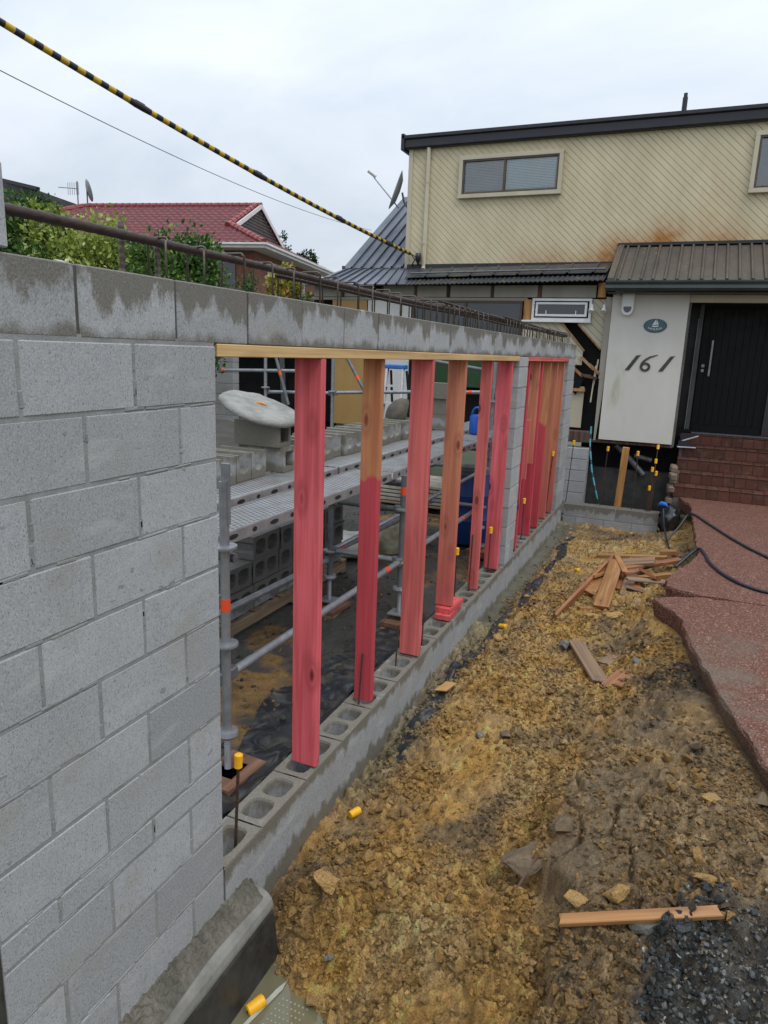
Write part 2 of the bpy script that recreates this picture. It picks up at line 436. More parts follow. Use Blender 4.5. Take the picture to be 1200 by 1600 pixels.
def hull_proto(seed, n=13, flat=1.0):
    r = random.Random(seed); bm = bmesh.new()
    for _ in range(n):
        v = Vector((r.gauss(0, 1), r.gauss(0, 1), r.gauss(0, 1))).normalized() * r.uniform(.75, 1.1)
        bm.verts.new((v.x, v.y * r.uniform(.85, 1), v.z * .72 * flat))
    bmesh.ops.convex_hull(bm, input=bm.verts)
    lone = [v for v in bm.verts if not v.link_faces]; bmesh.ops.delete(bm, geom=lone, context='VERTS')
    bmesh.ops.triangulate(bm, faces=bm.faces); bm.verts.index_update()
    V = np.array([v.co[:] for v in bm.verts]); F = np.array([[v.index for v in f.verts] for f in bm.faces]); bm.free(); return V, F
PROTO = [hull_proto(i, 10 + i % 5) for i in range(14)]

def scatter(name, xs, ys, rs, mat, attr, cols, sz=None, sink=.25):
    VV = []; FF = []; CC = []; o = 0; xs = np.array(xs); ys = np.array(ys); rs = np.array(rs)
    if sz is None: sz = SZ[np.clip(np.searchsorted(SY, ys), 0, len(SY) - 1), np.clip(np.searchsorted(SX, xs), 0, len(SX) - 1)]
    pid = RNG.integers(len(PROTO), size=len(xs))
    for k, (V, F) in enumerate(PROTO):
        I = np.where(pid == k)[0]; n = len(I)
        if n == 0: continue
        a, b, c = (RNG.uniform(-1.1, 1.1, n), RNG.uniform(-1.1, 1.1, n), RNG.uniform(0, 6.28, n))
        sc = rs[I][:, None] * RNG.uniform(.7, 1.25, (n, 3))
        v = V[None] * sc[:, None, :]
        x, y, z = v[..., 0], v[..., 1], v[..., 2]
        ca, sa = np.cos(a)[:, None], np.sin(a)[:, None]; y, z = y * ca - z * sa, y * sa + z * ca
        cb, sb = np.cos(b)[:, None], np.sin(b)[:, None]; x, z = x * cb + z * sb, -x * sb + z * cb
        cc, sc_ = np.cos(c)[:, None], np.sin(c)[:, None]; x, y = x * cc - y * sc_, x * sc_ + y * cc
        v = np.stack([x + xs[I][:, None], y + ys[I][:, None], z + (sz[I] + rs[I] * (.72 - sink))[:, None]], -1)
        m = len(V); VV.append(v.reshape(-1, 3)); FF.append((F[None] + (np.arange(n) * m)[:, None, None] + o).reshape(-1, 3)); o += n * m
        CC.append(np.repeat(cols[I], m, axis=0))
    me = from_np(name, np.concatenate(VV), np.concatenate(FF), mat, False); setcol(me, attr, np.concatenate(CC))
    ob = bpy.data.objects.new(name, me); C.objects.link(ob); stuff(ob); return ob

def make_clods():
    n = 260000; y = -1 + 9.4 * RNG.random(n) ** 1.8; x = RNG.uniform(.06, 2.2, n); u = RNG.random((n, 4))
    ok = x < path_edge_x(y) - .02
    ok &= ~((y < .08) & (x < .45) & (u[:, 0] < .9)); ok &= ~((y > .32) & (y < 1.32) & (x > 1.2) & (x < 1.58) & (u[:, 1] < .62))
    ok &= ~((vnoise(x * 3.1, y * 3.1, 5) < .40) & (u[:, 2] < .85))
    x = x[ok][:58000]; y = y[ok][:58000]; n = len(x)
    r = .0042 + .0140 * RNG.random(n) ** 2.3 + np.where(RNG.random(n) < .03, .022 * RNG.random(n), 0); r = np.where(y > 5, r * .75, r)
    c, m, g = soil_cols(x, y, RNG.uniform(-.3, .4, n)); c = c * RNG.uniform(.6, 1.3, n)[:, None]
    c = np.where((g > .4)[:, None], np.array([.045, .052, .054]) * RNG.uniform(.5, 1.9, n)[:, None], c)
    # bigger lumps, thick where the digger dropped them
    n2 = 5000; bx = RNG.uniform(.12, 1.9, n2); by = .1 + 4.6 * RNG.random(n2) ** 1.4; w = vnoise(bx * 2.3, by * 2.3, 88) + .35 * np.exp(-((bx - crust_x(by) + .12) / .14) ** 2) + .25 * sstep(1.0, .4, bx) * sstep(1.2, .4, by)
    k = (w > .66) & ~((by > .32) & (by < 1.32) & (bx > 1.17) & (bx < 1.64)) & (bx < path_edge_x(by) - .04) & ~((by < .12) & (bx < .35)); bx = bx[k][:760]; by = by[k][:760]; n2 = len(bx)
    cb = soil_cols(bx, by, RNG.uniform(-.2, .4, n2))[0] * RNG.uniform(.7, 1.3, n2)[:, None]; cb = np.where((RNG.random(n2) < .55)[:, None], np.array([.34, .20, .062]) * RNG.uniform(.75, 1.2, n2)[:, None], cb)
    scatter('soil_lumps', bx, by, .014 + .026 * RNG.random(n2) ** 2, M_SOIL, 'soil', cb, None, .42)
    c = np.where(((m > .3) & (RNG.random(n) < .28) & (g < .3))[:, None], np.array([.34, .20, .065]) * RNG.uniform(.7, 1.2, n)[:, None], c)
    scatter('soil_clods', x, y, r, M_SOIL, 'soil', c, None, .34)
    # road metal by the camera: angular blue-black chips
    x = RNG.uniform(1.5, 2.5, 12000); y = RNG.uniform(-.8, .62, 12000); g = soil_cols(x, y)[2]; ok = RNG.random(12000) < g
    x = x[ok][:5200]; y = y[ok][:5200]; n = len(x)
    t = NT('road_metal'); f = t.noise(t.P(), 90, 3); c = t.attr('soil')
    t.set(t.mix(t.mr(f, .35, .7), c, t.mix(1., c, (1.7, 1.7, 1.65), 'MULTIPLY')), t.mr(f, .3, .7, .25, .6), t.bump(f, .3, .003), 0, .5)
    cg = np.array([.050, .051, .049]) * RNG.uniform(.4, 1.7, n)[:, None]; cg[RNG.random(n) < .14] = (.085, .07, .045); cg[RNG.random(n) < .05] = (.2, .2, .19)
    scatter('road_gravel', x, y, (.0028 + .0105 * RNG.random(n) ** 1.8), t.m, 'soil', cg, None, .45)
make_clods()

def make_rocks():
    t = NT('rock'); p = t.P(True); n = t.noise(p, 7, 5, .65); r = t.rnd(); f = t.noise(t.P(), 120, 4)
    base = t.ramp(r, [(0, (.36, .21, .07)), (.3, (.40, .27, .12)), (.5, (.16, .115, .07)), (.75, (.12, .11, .09)), (1, (.42, .26, .09))])
    t.set(t.mix(t.mr(n, .4, .7), base, t.mix(1., base, (.45, .42, .38), 'MULTIPLY')), .72, t.bump(f, .6, .006, t.bump(n, .8, .03)), 0, .35)
    mo = NT('rock_ochre'); p = mo.P(True); n = mo.noise(p, 5, 5, .65); f = mo.noise(mo.P(), 100, 4)
    mo.set(mo.mix(mo.mr(n, .42, .72), (.46, .28, .095), (.20, .125, .06)), .75, mo.bump(f, .6, .005, mo.bump(n, .7, .03)), 0, .3); mo = mo.m
    mg = simple('rock_grey', (.17, .165, .14), (.09, .088, .075), 14, .75, .6, 90, bd=.008)
    mb = simple('rock_brown', (.175, .125, .075), (.095, .068, .042), 11, .78, .7, 70, bd=.01)
    meshes = {}
    def mesh(k, mat, sub=1):
        if (k, mat.name) not in meshes:
            V, F = PROTO[k % len(PROTO)]; me = bpy.data.meshes.new('rock'); me.from_pydata(V.tolist(), [], F.tolist()); me.materials.append(mat)
            bm = bmesh.new(); bm.from_mesh(me)
            bmesh.ops.bevel(bm, geom=list(bm.edges), offset=.10, segments=1, affect='EDGES', clamp_overlap=True)
            bmesh.ops.triangulate(bm, faces=bm.faces); bmesh.ops.subdivide_edges(bm, edges=bm.edges, cuts=2, use_grid_fill=True)
            for v in bm.verts: q = v.co * 2.2 + Vector((k * 3.1, 0, 0)); v.co *= 1 + .16 * noise3.fractal(q, 1.0, 2.0, 5) + .05 * noise3.noise(q * 5)
            bm.to_mesh(me); bm.free(); meshes[(k, mat.name)] = me
        return meshes[(k, mat.name)]
    R = [  # x, y, size(x,y,z), material, label
        (1.13, .66, (.15, .105, .075), mb, 'flat brown clod of earth lying in the trench below the cracked crust'),
        (1.25, .80, (.06, .08, .06), mb, 'small brown clod wedged between the flat clod and the cracked crust'),
        (1.60, .27, (.085, .09, .085), mg, 'grey lump of old mortar in front of the small timber batten'),
        (1.50, .36, (.065, .05, .045), mo, 'round ochre clod resting behind the middle of the small batten'),
        (.17, .27, (.032, .03, .06), mo, 'pale ochre lump balanced upright at the end of the mortar haunch'),
        (.29, .36, (.085, .075, .055), mo, 'big smooth ochre boulder of clay above the puddle'),
        (.62, 1.75, (.055, .045, .035), mg, 'grey stone half buried in the ochre earth'),
        (.76, 1.80, (.065, .05, .04), mb, 'dark brown clod on the ochre earth left of the cracked crust'),
        (.30, 3.42, (.075, .065, .06), mo, 'squarish ochre stone beside the trench and a fallen yellow cap'),
        (1.00, 4.05, (.10, .07, .05), mo, 'ochre lump of clay in front of the timber offcuts'),
        (1.18, 4.12, (.13, .09, .05), mo, 'wide ochre mound of clay in front of the timber offcuts'),
        (1.28, 3.85, (.05, .05, .045), t.m, 'purplish stone on the earth near the broken path edge'),
        (1.42, 3.05, (.09, .05, .03), mg, 'grey flat stone lying near the grey board'),
        (.86, 3.30, (.07, .06, .05), mg, 'dark grey stone touching the long grey board'),
        (1.46, 3.35, (.055, .05, .04), mb, 'brown stone on the earth below the path slab'),
        (2.04, 1.20, (.075, .055, .04), mb, 'reddish brown stone lying against the edge of the path'),
        (.40, .03, (.05, .05, .04), mo, 'orange brown clod standing in the puddle'),
        (.52, -.02, (.045, .04, .03), mo, 'round orange clod at the far edge of the puddle'),
        (.42, .145, (.032, .032, .028), mg, 'black pebble in the shallows of the puddle'),
        (1.82, 1.0, (.05, .04, .03), mo, 'small ochre stone on the brown trodden ground'),
        (1.63, .80, (.04, .03, .025), mo, 'pale orange pebble on the trodden ground above the batten'),
        (1.36, .33, (.07, .05, .04), mo, 'ochre clod behind the left end of the small batten'),
        (1.80, .48, (.05, .04, .035), mo, 'ochre clod by the right end of the small batten'),
    ]
    for k, (x, y, s, mat, lab) in enumerate(R):
        o = inst('stone', mesh(k, mat), None, (x, y, soil_z(x, y) + s[2] * .55), (random.uniform(-.2, .2), random.uniform(-.2, .2), random.uniform(0, 6)), s)
        tag(o, lab, 'stone', 'stones on the excavated earth')
make_rocks()

def make_water():
    t = NT('murky_water'); p = t.P(); n = t.noise(p, 3.5, 3)
    t.set(t.mix(t.mr(n, .3, .7), (.165, .155, .09), (.115, .10, .058)), .04, t.bump(t.noise(p, 9, 2), .05, .004), 0, .5)
    b = MB(); b.add([(.0, -1.3, -.335), (.95, -1.3, -.335), (.95, .46, -.335), (.0, .46, -.335)], [(0, 1, 2, 3)])
    o = b.build('puddle_water', t.m); struct(o)
    t2 = NT('silt_water'); p = t2.P(); n = t2.noise(p, 5, 4)
    t2.set(t2.mix(t2.mr(n, .35, .65), (.13, .125, .085), (.09, .08, .055)), t2.mr(n, .35, .65, .05, .2), None, 0, .5)
    b = MB(); b.add([(.0, 3.6, -.115), (.30, 3.6, -.115), (.27, 8.3, -.115), (.0, 8.3, -.115)], [(0, 1, 2, 3)])
    struct(b.build('trench_water', t2.m))
make_water()

def make_path():
    t = NT('red_aggregate_concrete'); p = t.P()
    v = t.voro(p, 85, 'F1', 1); v1 = t.voro(p, 85, 'F1', 0); n = t.noise(p, 2.2, 5, .6); f = t.noise(p, 60, 4)
    chip = t.sep(v)[0]
    col = t.ramp(chip, [(0, (.13, .050, .035)), (.4, (.22, .092, .064)), (.72, (.28, .125, .088)), (.88, (.42, .28, .21)), (1, (.05, .035, .028))])
    col = t.mix(t.mr(v1, .3, .6, 0, .8), col, (.095, .040, .029))
    col = t.mix(t.mr(n, .5, .75, 0, .45), col, (.11, .07, .048)); bl = t.noise(p, 24, 4, .65); col = t.mix(t.mr(bl, .45, .7, 0, .35), col, (.10, .045, .034)); col = t.mix(t.mr(t.noise(p, 48, 2), .62, .72, 0, .6), col, (.34, .20, .15))
    s = t.sep(p)
    edge = t.math('MULTIPLY', t.mr(t.math('ADD', s[1], t.mr(n, .3, .7, -.5, .5)), 3.1, 2.2), t.mr(t.math('ADD', s[0], t.mr(n, .3, .7, -.35, .35)), 2.15, 1.85))
    col = t.mix(t.math('MULTIPLY', edge, .7), col, (.15, .125, .09))
    t.set(col, t.mr(n, .3, .7, .62, .9), t.bump(v1, .8, .010, t.bump(f, .2, .004)), 0, .22)
    def slab(poly, name):
        r = random.Random(3); P = []
        for i in range(len(poly) - 1):
            (x0, y0), (x1, y1) = poly[i], poly[i + 1]; n = max(1, int(math.hypot(x1 - x0, y1 - y0) / .085))
            for k in range(n):
                u = k / n; P.append((x0 + (x1 - x0) * u + r.uniform(-.013, .013), y0 + (y1 - y0) * u + r.uniform(-.013, .013)))
        P.append(poly[-1])
        rim = len(P); R0 = P + [(4.2, P[-1][1]), (4.2, P[0][1])]; n = len(R0)
        cen = [(x + .005 if i < rim else x, y) for i, (x, y) in enumerate(R0)]
        b = MB(); vs = [(x, y, zpath(y) + (r.uniform(-.004, .002) if i < rim else 0)) for i, (x, y) in enumerate(cen)] + \
            [(x - r.uniform(-.004, .010), y, zpath(y) - .010 - r.uniform(0, .02)) for x, y in R0] + [(x + .03 + r.uniform(-.012, .016), y, zpath(y) - .17) for x, y in R0]
        fs = [tuple(range(n))]
        for a in (0, n):
            for k in range(n): k2 = (k + 1) % n; fs.append((a + k, a + k2, a + n + k2, a + n + k))
        b.add(vs, fs); struct(b.build(name, t.m))
    slab(PATH, 'red_path_far'); slab(PATH2, 'red_path_near')
make_path()

def make_far_ground():
    m = simple('far_ground', (.13, .12, .08), (.07, .10, .04), .6, .9)
    b = MB(); b.add([(-300, -300, -.62), (300, -300, -.62), (300, 300, -.62), (-300, 300, -.62)], [(0, 1, 2, 3)]); struct(b.build('ground', m))
    g = simple('bank_gravel', (.11, .105, .095), (.07, .065, .055), 2, .9)
    b = MB(); b.prism([(-90, 3.0, -.6), (-4.6, 3.0, -.6), (-4.6, 3.0, .55), (-6.5, 3.0, .9), (-90, 3.0, 1.2)], (0, 6.2, 0)); struct(b.build('garden_bank', g))
    b = MB(); b.prism([(-120, 11.6, -.6), (-6.6, 11.6, -.6), (-6.6, 11.6, 1.0), (-120, 11.6, 1.6)], (0, 92, 0)); struct(b.build('neighbour_ground', g))
make_far_ground()

def make_inner_ground():
    xs = np.arange(-6.2, -.15, .02); ys = np.arange(-.3, 9.7, .022); X, Y = np.meshgrid(xs, ys)
    n1 = fbm(X, Y, 1.2, 4, 101); n2 = fbm(X, Y, 6, 4, 103); n3 = fbm(X, Y, 28, 3, 107)
    Z = .085 + .03 * n1 + .02 * n2 + .014 * (.2 - np.abs(n3)) * 2
    Z = Z - .10 * sstep(-.55, -.2, X)
    ochre = np.array([.36, .21, .07]); grey = np.array([.085, .085, .08]); dark = np.array([.04, .04, .038])
    m = sstep(.0, .35, n1 + .5 * n2 + .6 * np.exp(-((X + 1.0) / .45) ** 2 - ((Y - 2.1) / .9) ** 2) - .12)[..., None]
    c = grey * (1 - m) + ochre * m; d = sstep(.15, .5, n2 + n3 * .5)[..., None]; c = c * (1 - d * .6) + dark * d * .6
    c = c * (1 + .3 * n3)[..., None]
    h, w = X.shape; I = np.arange(h * w).reshape(h, w); F = np.stack([I[:-1, :-1], I[:-1, 1:], I[1:, 1:], I[1:, :-1]], -1).reshape(-1, 4)
    me = from_np('site_floor', np.stack([X, Y, Z], -1).reshape(-1, 3), F, M_SOIL, True); setcol(me, 'soil', c.reshape(-1, 3))
    struct(inst('site_ground', me))
    def z(x, y): return float(Z[min(max(int((y + .3) / .022), 0), h - 1), min(max(int((x + 6.2) / .02), 0), w - 1)])
    n = 2600; px = RNG.uniform(-2.6, -.25, n); py = .2 + 8.5 * RNG.random(n) ** 1.4; rr = .006 + .02 * RNG.random(n) ** 3
    cr = np.where((RNG.random(n) < .2)[:, None], ochre, np.array([.09, .09, .085])) * RNG.uniform(.5, 1.4, n)[:, None]
    zz = Z[np.clip(((py + .3) / .022).astype(int), 0, h - 1), np.clip(((px + 6.2) / .02).astype(int), 0, w - 1)]
    scatter('site_rubble', px, py, rr, M_SOIL, 'soil', cr, zz, .4)
    return z
IZ = make_inner_ground()
# ------------------------------------------------------------------ concrete block wall
def block_mat(name, wets=(), tone=(.37, .375, .38), obj=False, wetcol=(.105, .096, .080)):
    """wets: list of (axis z0, amp, sign): wet where sign*(z - z0 - amp*noise) > 0"""
    t = NT(name); p = t.P(); r = t.rnd()
    n = t.noise(p, 5, 5, .6); f = t.noise(p, 170, 3, .6); pr = t.noise(t.map(p, (230, 230, 110)), 1.0, 2, .5)
    col = t.mix(t.mr(n, .3, .72), tone, tuple(x * .80 for x in tone))
    col = t.mix(t.mr(t.math('POWER', r, 1.8), 0, 1, 0, .85), col, tuple(x * .56 for x in tone))
    big = t.noise(p, 1.7, 4); col = t.mix(t.mr(big, .42, .7, 0, .4), col, tuple(x * .6 for x in tone))
    col = t.mix(t.mr(f, .36, .70, 0, .36), col, tuple(min(x * 1.5, .8) for x in tone))
    md = t.noise(t.map(p, (70, 70, 34)), 1.0, 3, .6); col = t.mix(t.mr(md, .45, .7, 0, .34), col, tuple(x * .6 for x in tone))
    col = t.mix(t.mr(pr, .30, .42, .7, 0), col, tuple(x * .35 for x in tone))
    buff = t.noise(t.map(p, (2.5, 2.5, 4)), 1.0, 4)
    col = t.mix(t.mr(buff, .55, .72, 0, .5), col, (.27, .245, .195)); lm = t.noise(t.map(p, (3, 3, 11)), 1.0, 5, .6); col = t.mix(t.mr(lm, .56, .72, 0, .45), col, (.46, .455, .44))
    wet = None; z = t.sep(p)[2]
    for z0, amp, sg in wets:
        pj = t.n('ShaderNodeVectorMath', operation='ADD'); t.l(p, pj.inputs[0]); t.l(t.math('MULTIPLY', r, 37.), pj.inputs[1]); pv = pj.outputs[0]
        wn = t.noise(t.map(pv, (17, 17, 8)), 1.0, 6, .7); wn2 = t.noise(t.map(pv, (4.5, 4.5, .6)), 1.0, 2)
        q = t.math('SUBTRACT', z, t.math('ADD', t.mr(wn, .25, .75, -amp, amp), t.mr(wn2, .3, .7, z0 - amp * .9, z0 + amp * .9)))
        k = t.mr(q, -.012, .022, 0 if sg > 0 else 1, 1 if sg > 0 else 0)
        wet = k if wet is None else t.math('MAXIMUM', wet, k)
    rough = t.mr(f, .3, .7, .82, .95)
    if wet is not None:
        wc = t.mix(t.mr(f, .35, .7), wetcol, tuple(x * 1.7 for x in wetcol))
        col = t.mix(t.math('MULTIPLY', wet, .9), col, wc); rough = t.mr(wet, 0, 1, .9, .5)
    return t.set(col, rough, t.bump(pr, .45, .003, t.bump(f, .3, .002)), 0, .3)
M_BLK = block_mat('concrete_block')
M_BLK_NEARTOP = block_mat('concrete_block_rain_streaked', [(2.412, .066, 1), (2.312, .026, -1)])
M_BLK_SILL = block_mat('concrete_block_sill_wet', [(.135, .05, 1), (.01, .035, -1)], (.33, .335, .34), wetcol=(.13, .118, .092))
M_BLK_BASE = block_mat('concrete_block_base', [(-.105, .05, -1), (-.0, .02, 1)], (.31, .32, .325))
M_SLURRY = block_mat('slurry_coat', [(.125, .045, 1), (-.085, .055, -1)], (.325, .325, .32), wetcol=(.115, .105, .082))
M_BLK_LOW = block_mat('concrete_block_low_wall', [(.075, .06, 1)], (.31, .32, .325))
M_BLK_LOOSE = block_mat('loose_block', [(1.50, .06, 1), (1.42, .03, -1)], (.31, .31, .305), wetcol=(.12, .11, .085))
M_BLK_STACK = block_mat('stacked_block', [(.62, .05, 1), (.25, .06, 1)], (.26, .265, .27), wetcol=(.09, .088, .08))
M_MORTAR = simple('mortar', (.265, .265, .26), (.19, .188, .182), 12, .9, .5, 140, bd=.004)
M_MORTAR_WET = simple('mortar_wet', (.125, .112, .085), (.07, .064, .048), 10, .55, .9, 45, bd=.012)
M_BLACKSEAL = simple('bitumen_seal', (.022, .022, .022), (.05, .048, .042), 12, .4, .5, 60)

def half_cells(L, W, n=2, wall=.032, web=.030, rcorner=.03):
    """centres and half sizes of the cores"""
    cl = (L - wall * 2 - web * (n - 1)) / n
    return [(-L / 2 + wall + cl / 2 + i * (cl + web), cl / 2, (W - 2 * wall) / 2) for i in range(n)]
def hollow_block(name, mat, L=.39, W=.19, H=.19, n=2, recess=True):
    """long side along Y, base at z=0; cores with rounded corners narrowing downward"""
    b = MB(); cl = L / n
    for i in range(n):
        cy = -L / 2 + cl * (i + .5)
        c0, hl, hw = half_cells(L, W, n)[i]
        K = 16; inn = []; out = []
        for k in range(K):
            a = 2 * math.pi * (k + .5) / K if False else 2 * math.pi * k / K
            ca, sa = math.cos(a), math.sin(a); e = 4.2
            s = (abs(ca) ** e + abs(sa) ** e) ** (-1 / e); inn.append((hw * ca * s, c0 + hl * sa * s))
            m = max(abs(ca), abs(sa)); out.append((W / 2 * ca / m, cy + cl / 2 * sa / m))
        vs = [(x, y, H) for x, y in out] + [(x, y, H) for x, y in inn] + [(x * .94, c0 + (y - c0) * .94, H - .012) for x, y in inn] + \
             [(x * .82, c0 + (y - c0) * .84, 0) for x, y in inn] + [(x, y, 0) for x, y in out]
        fs = []
        for k in range(K):
            k2 = (k + 1) % K
            for a0 in range(0, 4 * K, K): fs.append((a0 + k, a0 + k2, a0 + K + k2, a0 + K + k))
        b.add(vs, fs)
    w, l = W / 2, L / 2
    b.add([(w, -l, 0), (w, l, 0), (w, l, H), (w, -l, H)], [(0, 1, 2, 3)]); b.add([(-w, -l, 0), (-w, l, 0), (-w, l, H), (-w, -l, H)], [(3, 2, 1, 0)])
    for s in (-1, 1):
        if recess:
            d = .022; i0 = .045; q = s * l; r = s * (l - d)
            V = [(-w, q, 0), (-i0, q, 0), (-i0 + .018, r, 0), (i0 - .018, r, 0), (i0, q, 0), (w, q, 0)]
            V = V + [(x, y, H) for x, y, z in V]
            b.add(V, [(k, k + 1, k + 7, k + 6) for k in range(5)])
        else: b.add([(-w, s * l, 0), (w, s * l, 0), (w, s * l, H), (-w, s * l, H)], [(0, 1, 2, 3)])
    return b.mesh(name, mat)
def solid_block(name, mat, L=.39, W=.19, H=.19):
    b = MB(); b.box((0, 0, H / 2), (W, L, H), None, .004); return b.mesh(name, mat)

WALL = thing('concrete_block_wall', 'long new grey concrete block wall with two framed openings', 'wall', (-.095, 3.7, -.2))
Y0, Y1 = -1.0, 8.4
def make_wall():
    g = .010; mat_cache = {}
    def blk(y0, y1, z0, h, mat, hollow=False, jx=.0):
        L = y1 - y0 - g; k = (round(L, 3), round(h, 3), mat.name, hollow)
        if k not in mat_cache:
            mat_cache[k] = hollow_block('block', mat, L, .19, h - g, 2 if L > .3 else 1, True) if hollow else solid_block('block', mat, L, .19, h - g)
        inst('block', mat_cache[k], WALL, (-.095 + random.uniform(-.0018, .0018) + jx, (y0 + y1) / 2, z0), (0, 0, random.uniform(-.002, .002)))
    def row(ya, yb, first, z, h, mat, hollow=False):
        y = ya; nxt = first
        while y < yb - .02:
            y2 = min(nxt, yb); blk(y, y2, z, h, mat, hollow); y = y2; nxt = y + .4
    # near panel, courses counted down from the lintel; the 100 mm course sits fourth from the bottom
    zs = [(2.1, .2), (1.9, .2), (1.7, .2), (1.5, .2), (1.3, .2), (1.1, .2), (.9, .2), (.7, .2), (.6, .1), (.4, .2), (.2, .2), (0.0, .2), (-.2, .2)]
    for i, (z, h) in enumerate(zs):
        if z < -.1: row(Y0, 0, Y0 + .2, z, h, M_BLK); continue
        row(Y0, 0, -.8 if i % 2 == 0 else -.6, z, h, M_BLK)
    # bond beam over everything
    row(Y0, Y1, -.6, 2.3, .2, M_BLK_NEARTOP)
    # one block of the next course at the near end
    blk(Y0 - .2, -.795, 2.5, .2, M_BLK)
    b = MB(); b.box((-.095, Y0 - .004, 1.1), (.188, .006, 2.58)); b.build('waterproof_membrane', M_BLACKSEAL, WALL)
    # sill: hollow blocks you look down into; the course below it
    row(0, 4.8, .28, 0, .2, M_BLK_SILL, True); row(5.2, 7.8, 5.32, 0, .2, M_BLK_SILL, True)
    row(0, 8.4, .2, -.2, .2, M_BLK_BASE, True)
    # pier between the openings, and the far pier
    row(4.8, 5.2, 5.2, 0, .2, M_BLK_BASE); row(7.8, 8.4, 8.2, 0, .2, M_BLK_BASE)
    for i in range(10):
        z = .2 + i * .2 if i < 11 else 0
        row(4.8, 5.2, 5.2 if i % 2 else 5.0, z, .2 if i < 10 else .1, M_BLK); row(7.8, 8.4, 8.0 if i % 2 else 8.2, z, .2, M_BLK)
    row(4.8, 5.2, 5.2, 2.2, .1, M_BLK); row(7.8, 8.4, 8.2, 2.2, .1, M_BLK)
    # mortar core, a little behind the block faces
    m = MB(); d = .0022; x0, x1 = -.19 + d, -d
    def core(ya, yb, za, zb): m.box(((x0 + x1) / 2, (ya + yb) / 2, (za + zb) / 2), (x1 - x0, yb - ya, zb - za))
    core(Y0 + .004, -.004 - .005, -.19, 2.310); q = MB(); q.box((-.095, (Y0 + Y1) / 2 - .003, 2.395), (.178, Y1 - Y0 - .012, .18)); q.build('mortar_joint', simple('damp_mortar', (.085, .08, .07), (.06, .056, .048), 12, .9), WALL);
    core(4.806, 5.192, -.005, 2.296); core(7.806, 8.388, -.005, 2.296)
    m.build('mortar_joint', M_MORTAR, WALL)
    # slurry coat smeared over the two courses below the openings
    ys = np.arange(.0, 8.39, .03); V = []
    for y in ys:
        e = .004 * float(fbm(np.array([y]), np.array([0.]), 6, 3, 201)[0])
        V += [(-.004, y, .186 + e), (.0012, y, .180 + e), (.0025, y, .09), (.0025, y, -.01), (.0025, y, -.21)]
    b = MB(); b.add(V, [(i * 5 + k, i * 5 + k + 1, (i + 1) * 5 + k + 1, (i + 1) * 5 + k) for i in range(len(ys) - 1) for k in range(4)]); b.build('slurry_coat', M_SLURRY, WALL)
    # smears of mortar squeezed from the bed joints of the near panel
    m = MB(); r = random.Random(5)
    for i, (z, h) in enumerate(zs[:-1]):
        y = Y0 + .05
        while y < -.05:
            if r.random() < .55:
                L = r.uniform(.03, .14); m.box((-.002, y, z - .004 + r.uniform(-.003, .003)), (.006, L, r.uniform(.007, .013)), Euler((r.uniform(-.04, .04), 0, 0)).to_matrix(), .003)
            y += r.uniform(.06, .2)
    for i, (z, h) in enumerate(zs[:-1]):
        y = -.8 if i % 2 == 0 else -.6
        while y < -.05:
            for q in range(3):
                if r.random() < .5: m.box((-.002, y + r.uniform(-.006, .006), z + r.uniform(.02, h - .02)), (.005, r.uniform(.007, .016), r.uniform(.02, .07)), Euler((r.uniform(-.08, .08), 0, 0)).to_matrix(), .0024)
            y += .4
    for q in range(40):
        m.box((-.0016, r.uniform(Y0 + .05, -.04), r.uniform(.1, 2.2)), (.004, r.uniform(.008, .03), r.uniform(.006, .02)), Euler((r.uniform(-.6, .6), 0, 0)).to_matrix(), .0018)
    m.build('mortar_smear', M_MORTAR, WALL)
make_wall()

def make_haunch():
    # wet mortar fillet at the foot of the near panel, with its black sealed footing
    h = thing('wall_footing', 'footing ledge of rough wet mortar with black sealed side above the puddle', 'footing', (.08, -.5, -.45))
    ys = np.linspace(-1.2, .20, 180); us = np.linspace(0, 1, 30); V = []
    for y in ys:
        e = min(1, max(0, (.20 - y) / .06)) ** .5
        for u in us:
            x = -.003 + (.088 * e + .003) * u + .008 * math.sin(y * 9) * u
            z = .032 - .062 * u - (1 - e) * .06 + .017 * (float(fbm(np.array([x * 3]), np.array([y * 3]), 22, 5, 71)[0])) * (1 - u ** 4)
            V.append((x, y, z))
    n = len(us); F = [(i * n + k, i * n + k + 1, (i + 1) * n + k + 1, (i + 1) * n + k) for i in range(len(ys) - 1) for k in range(n - 1)]
    b = MB(); b.add(V, F); b.build('mortar_fillet', M_MORTAR_WET, h, True)
    b = MB(); P = [(.0, 0, -.3), (.122, 0, -.15), (.120, 0, -.090), (.112, 0, -.064), (.096, 0, -.044), (.080, 0, -.034), (0, 0, -.02)]
    b.prism([(x, -1.2, z) for x, _, z in P], (0, 1.385, 0)); b.build('concrete_edge', simple('footing_concrete', (.23, .225, .20), (.14, .135, .115), 9, .8, .4, 70), h)
    b = MB(); b.prism([(-.18, -1.2, -.5), (.175, -1.2, -.5), (.128, -1.2, -.115), (.118, -1.2, -.100), (.03, -1.2, -.14), (-.18, -1.2, -.2)], (0, 1.375, 0)); b.build('sealed_side', M_BLACKSEAL, h)
make_haunch()

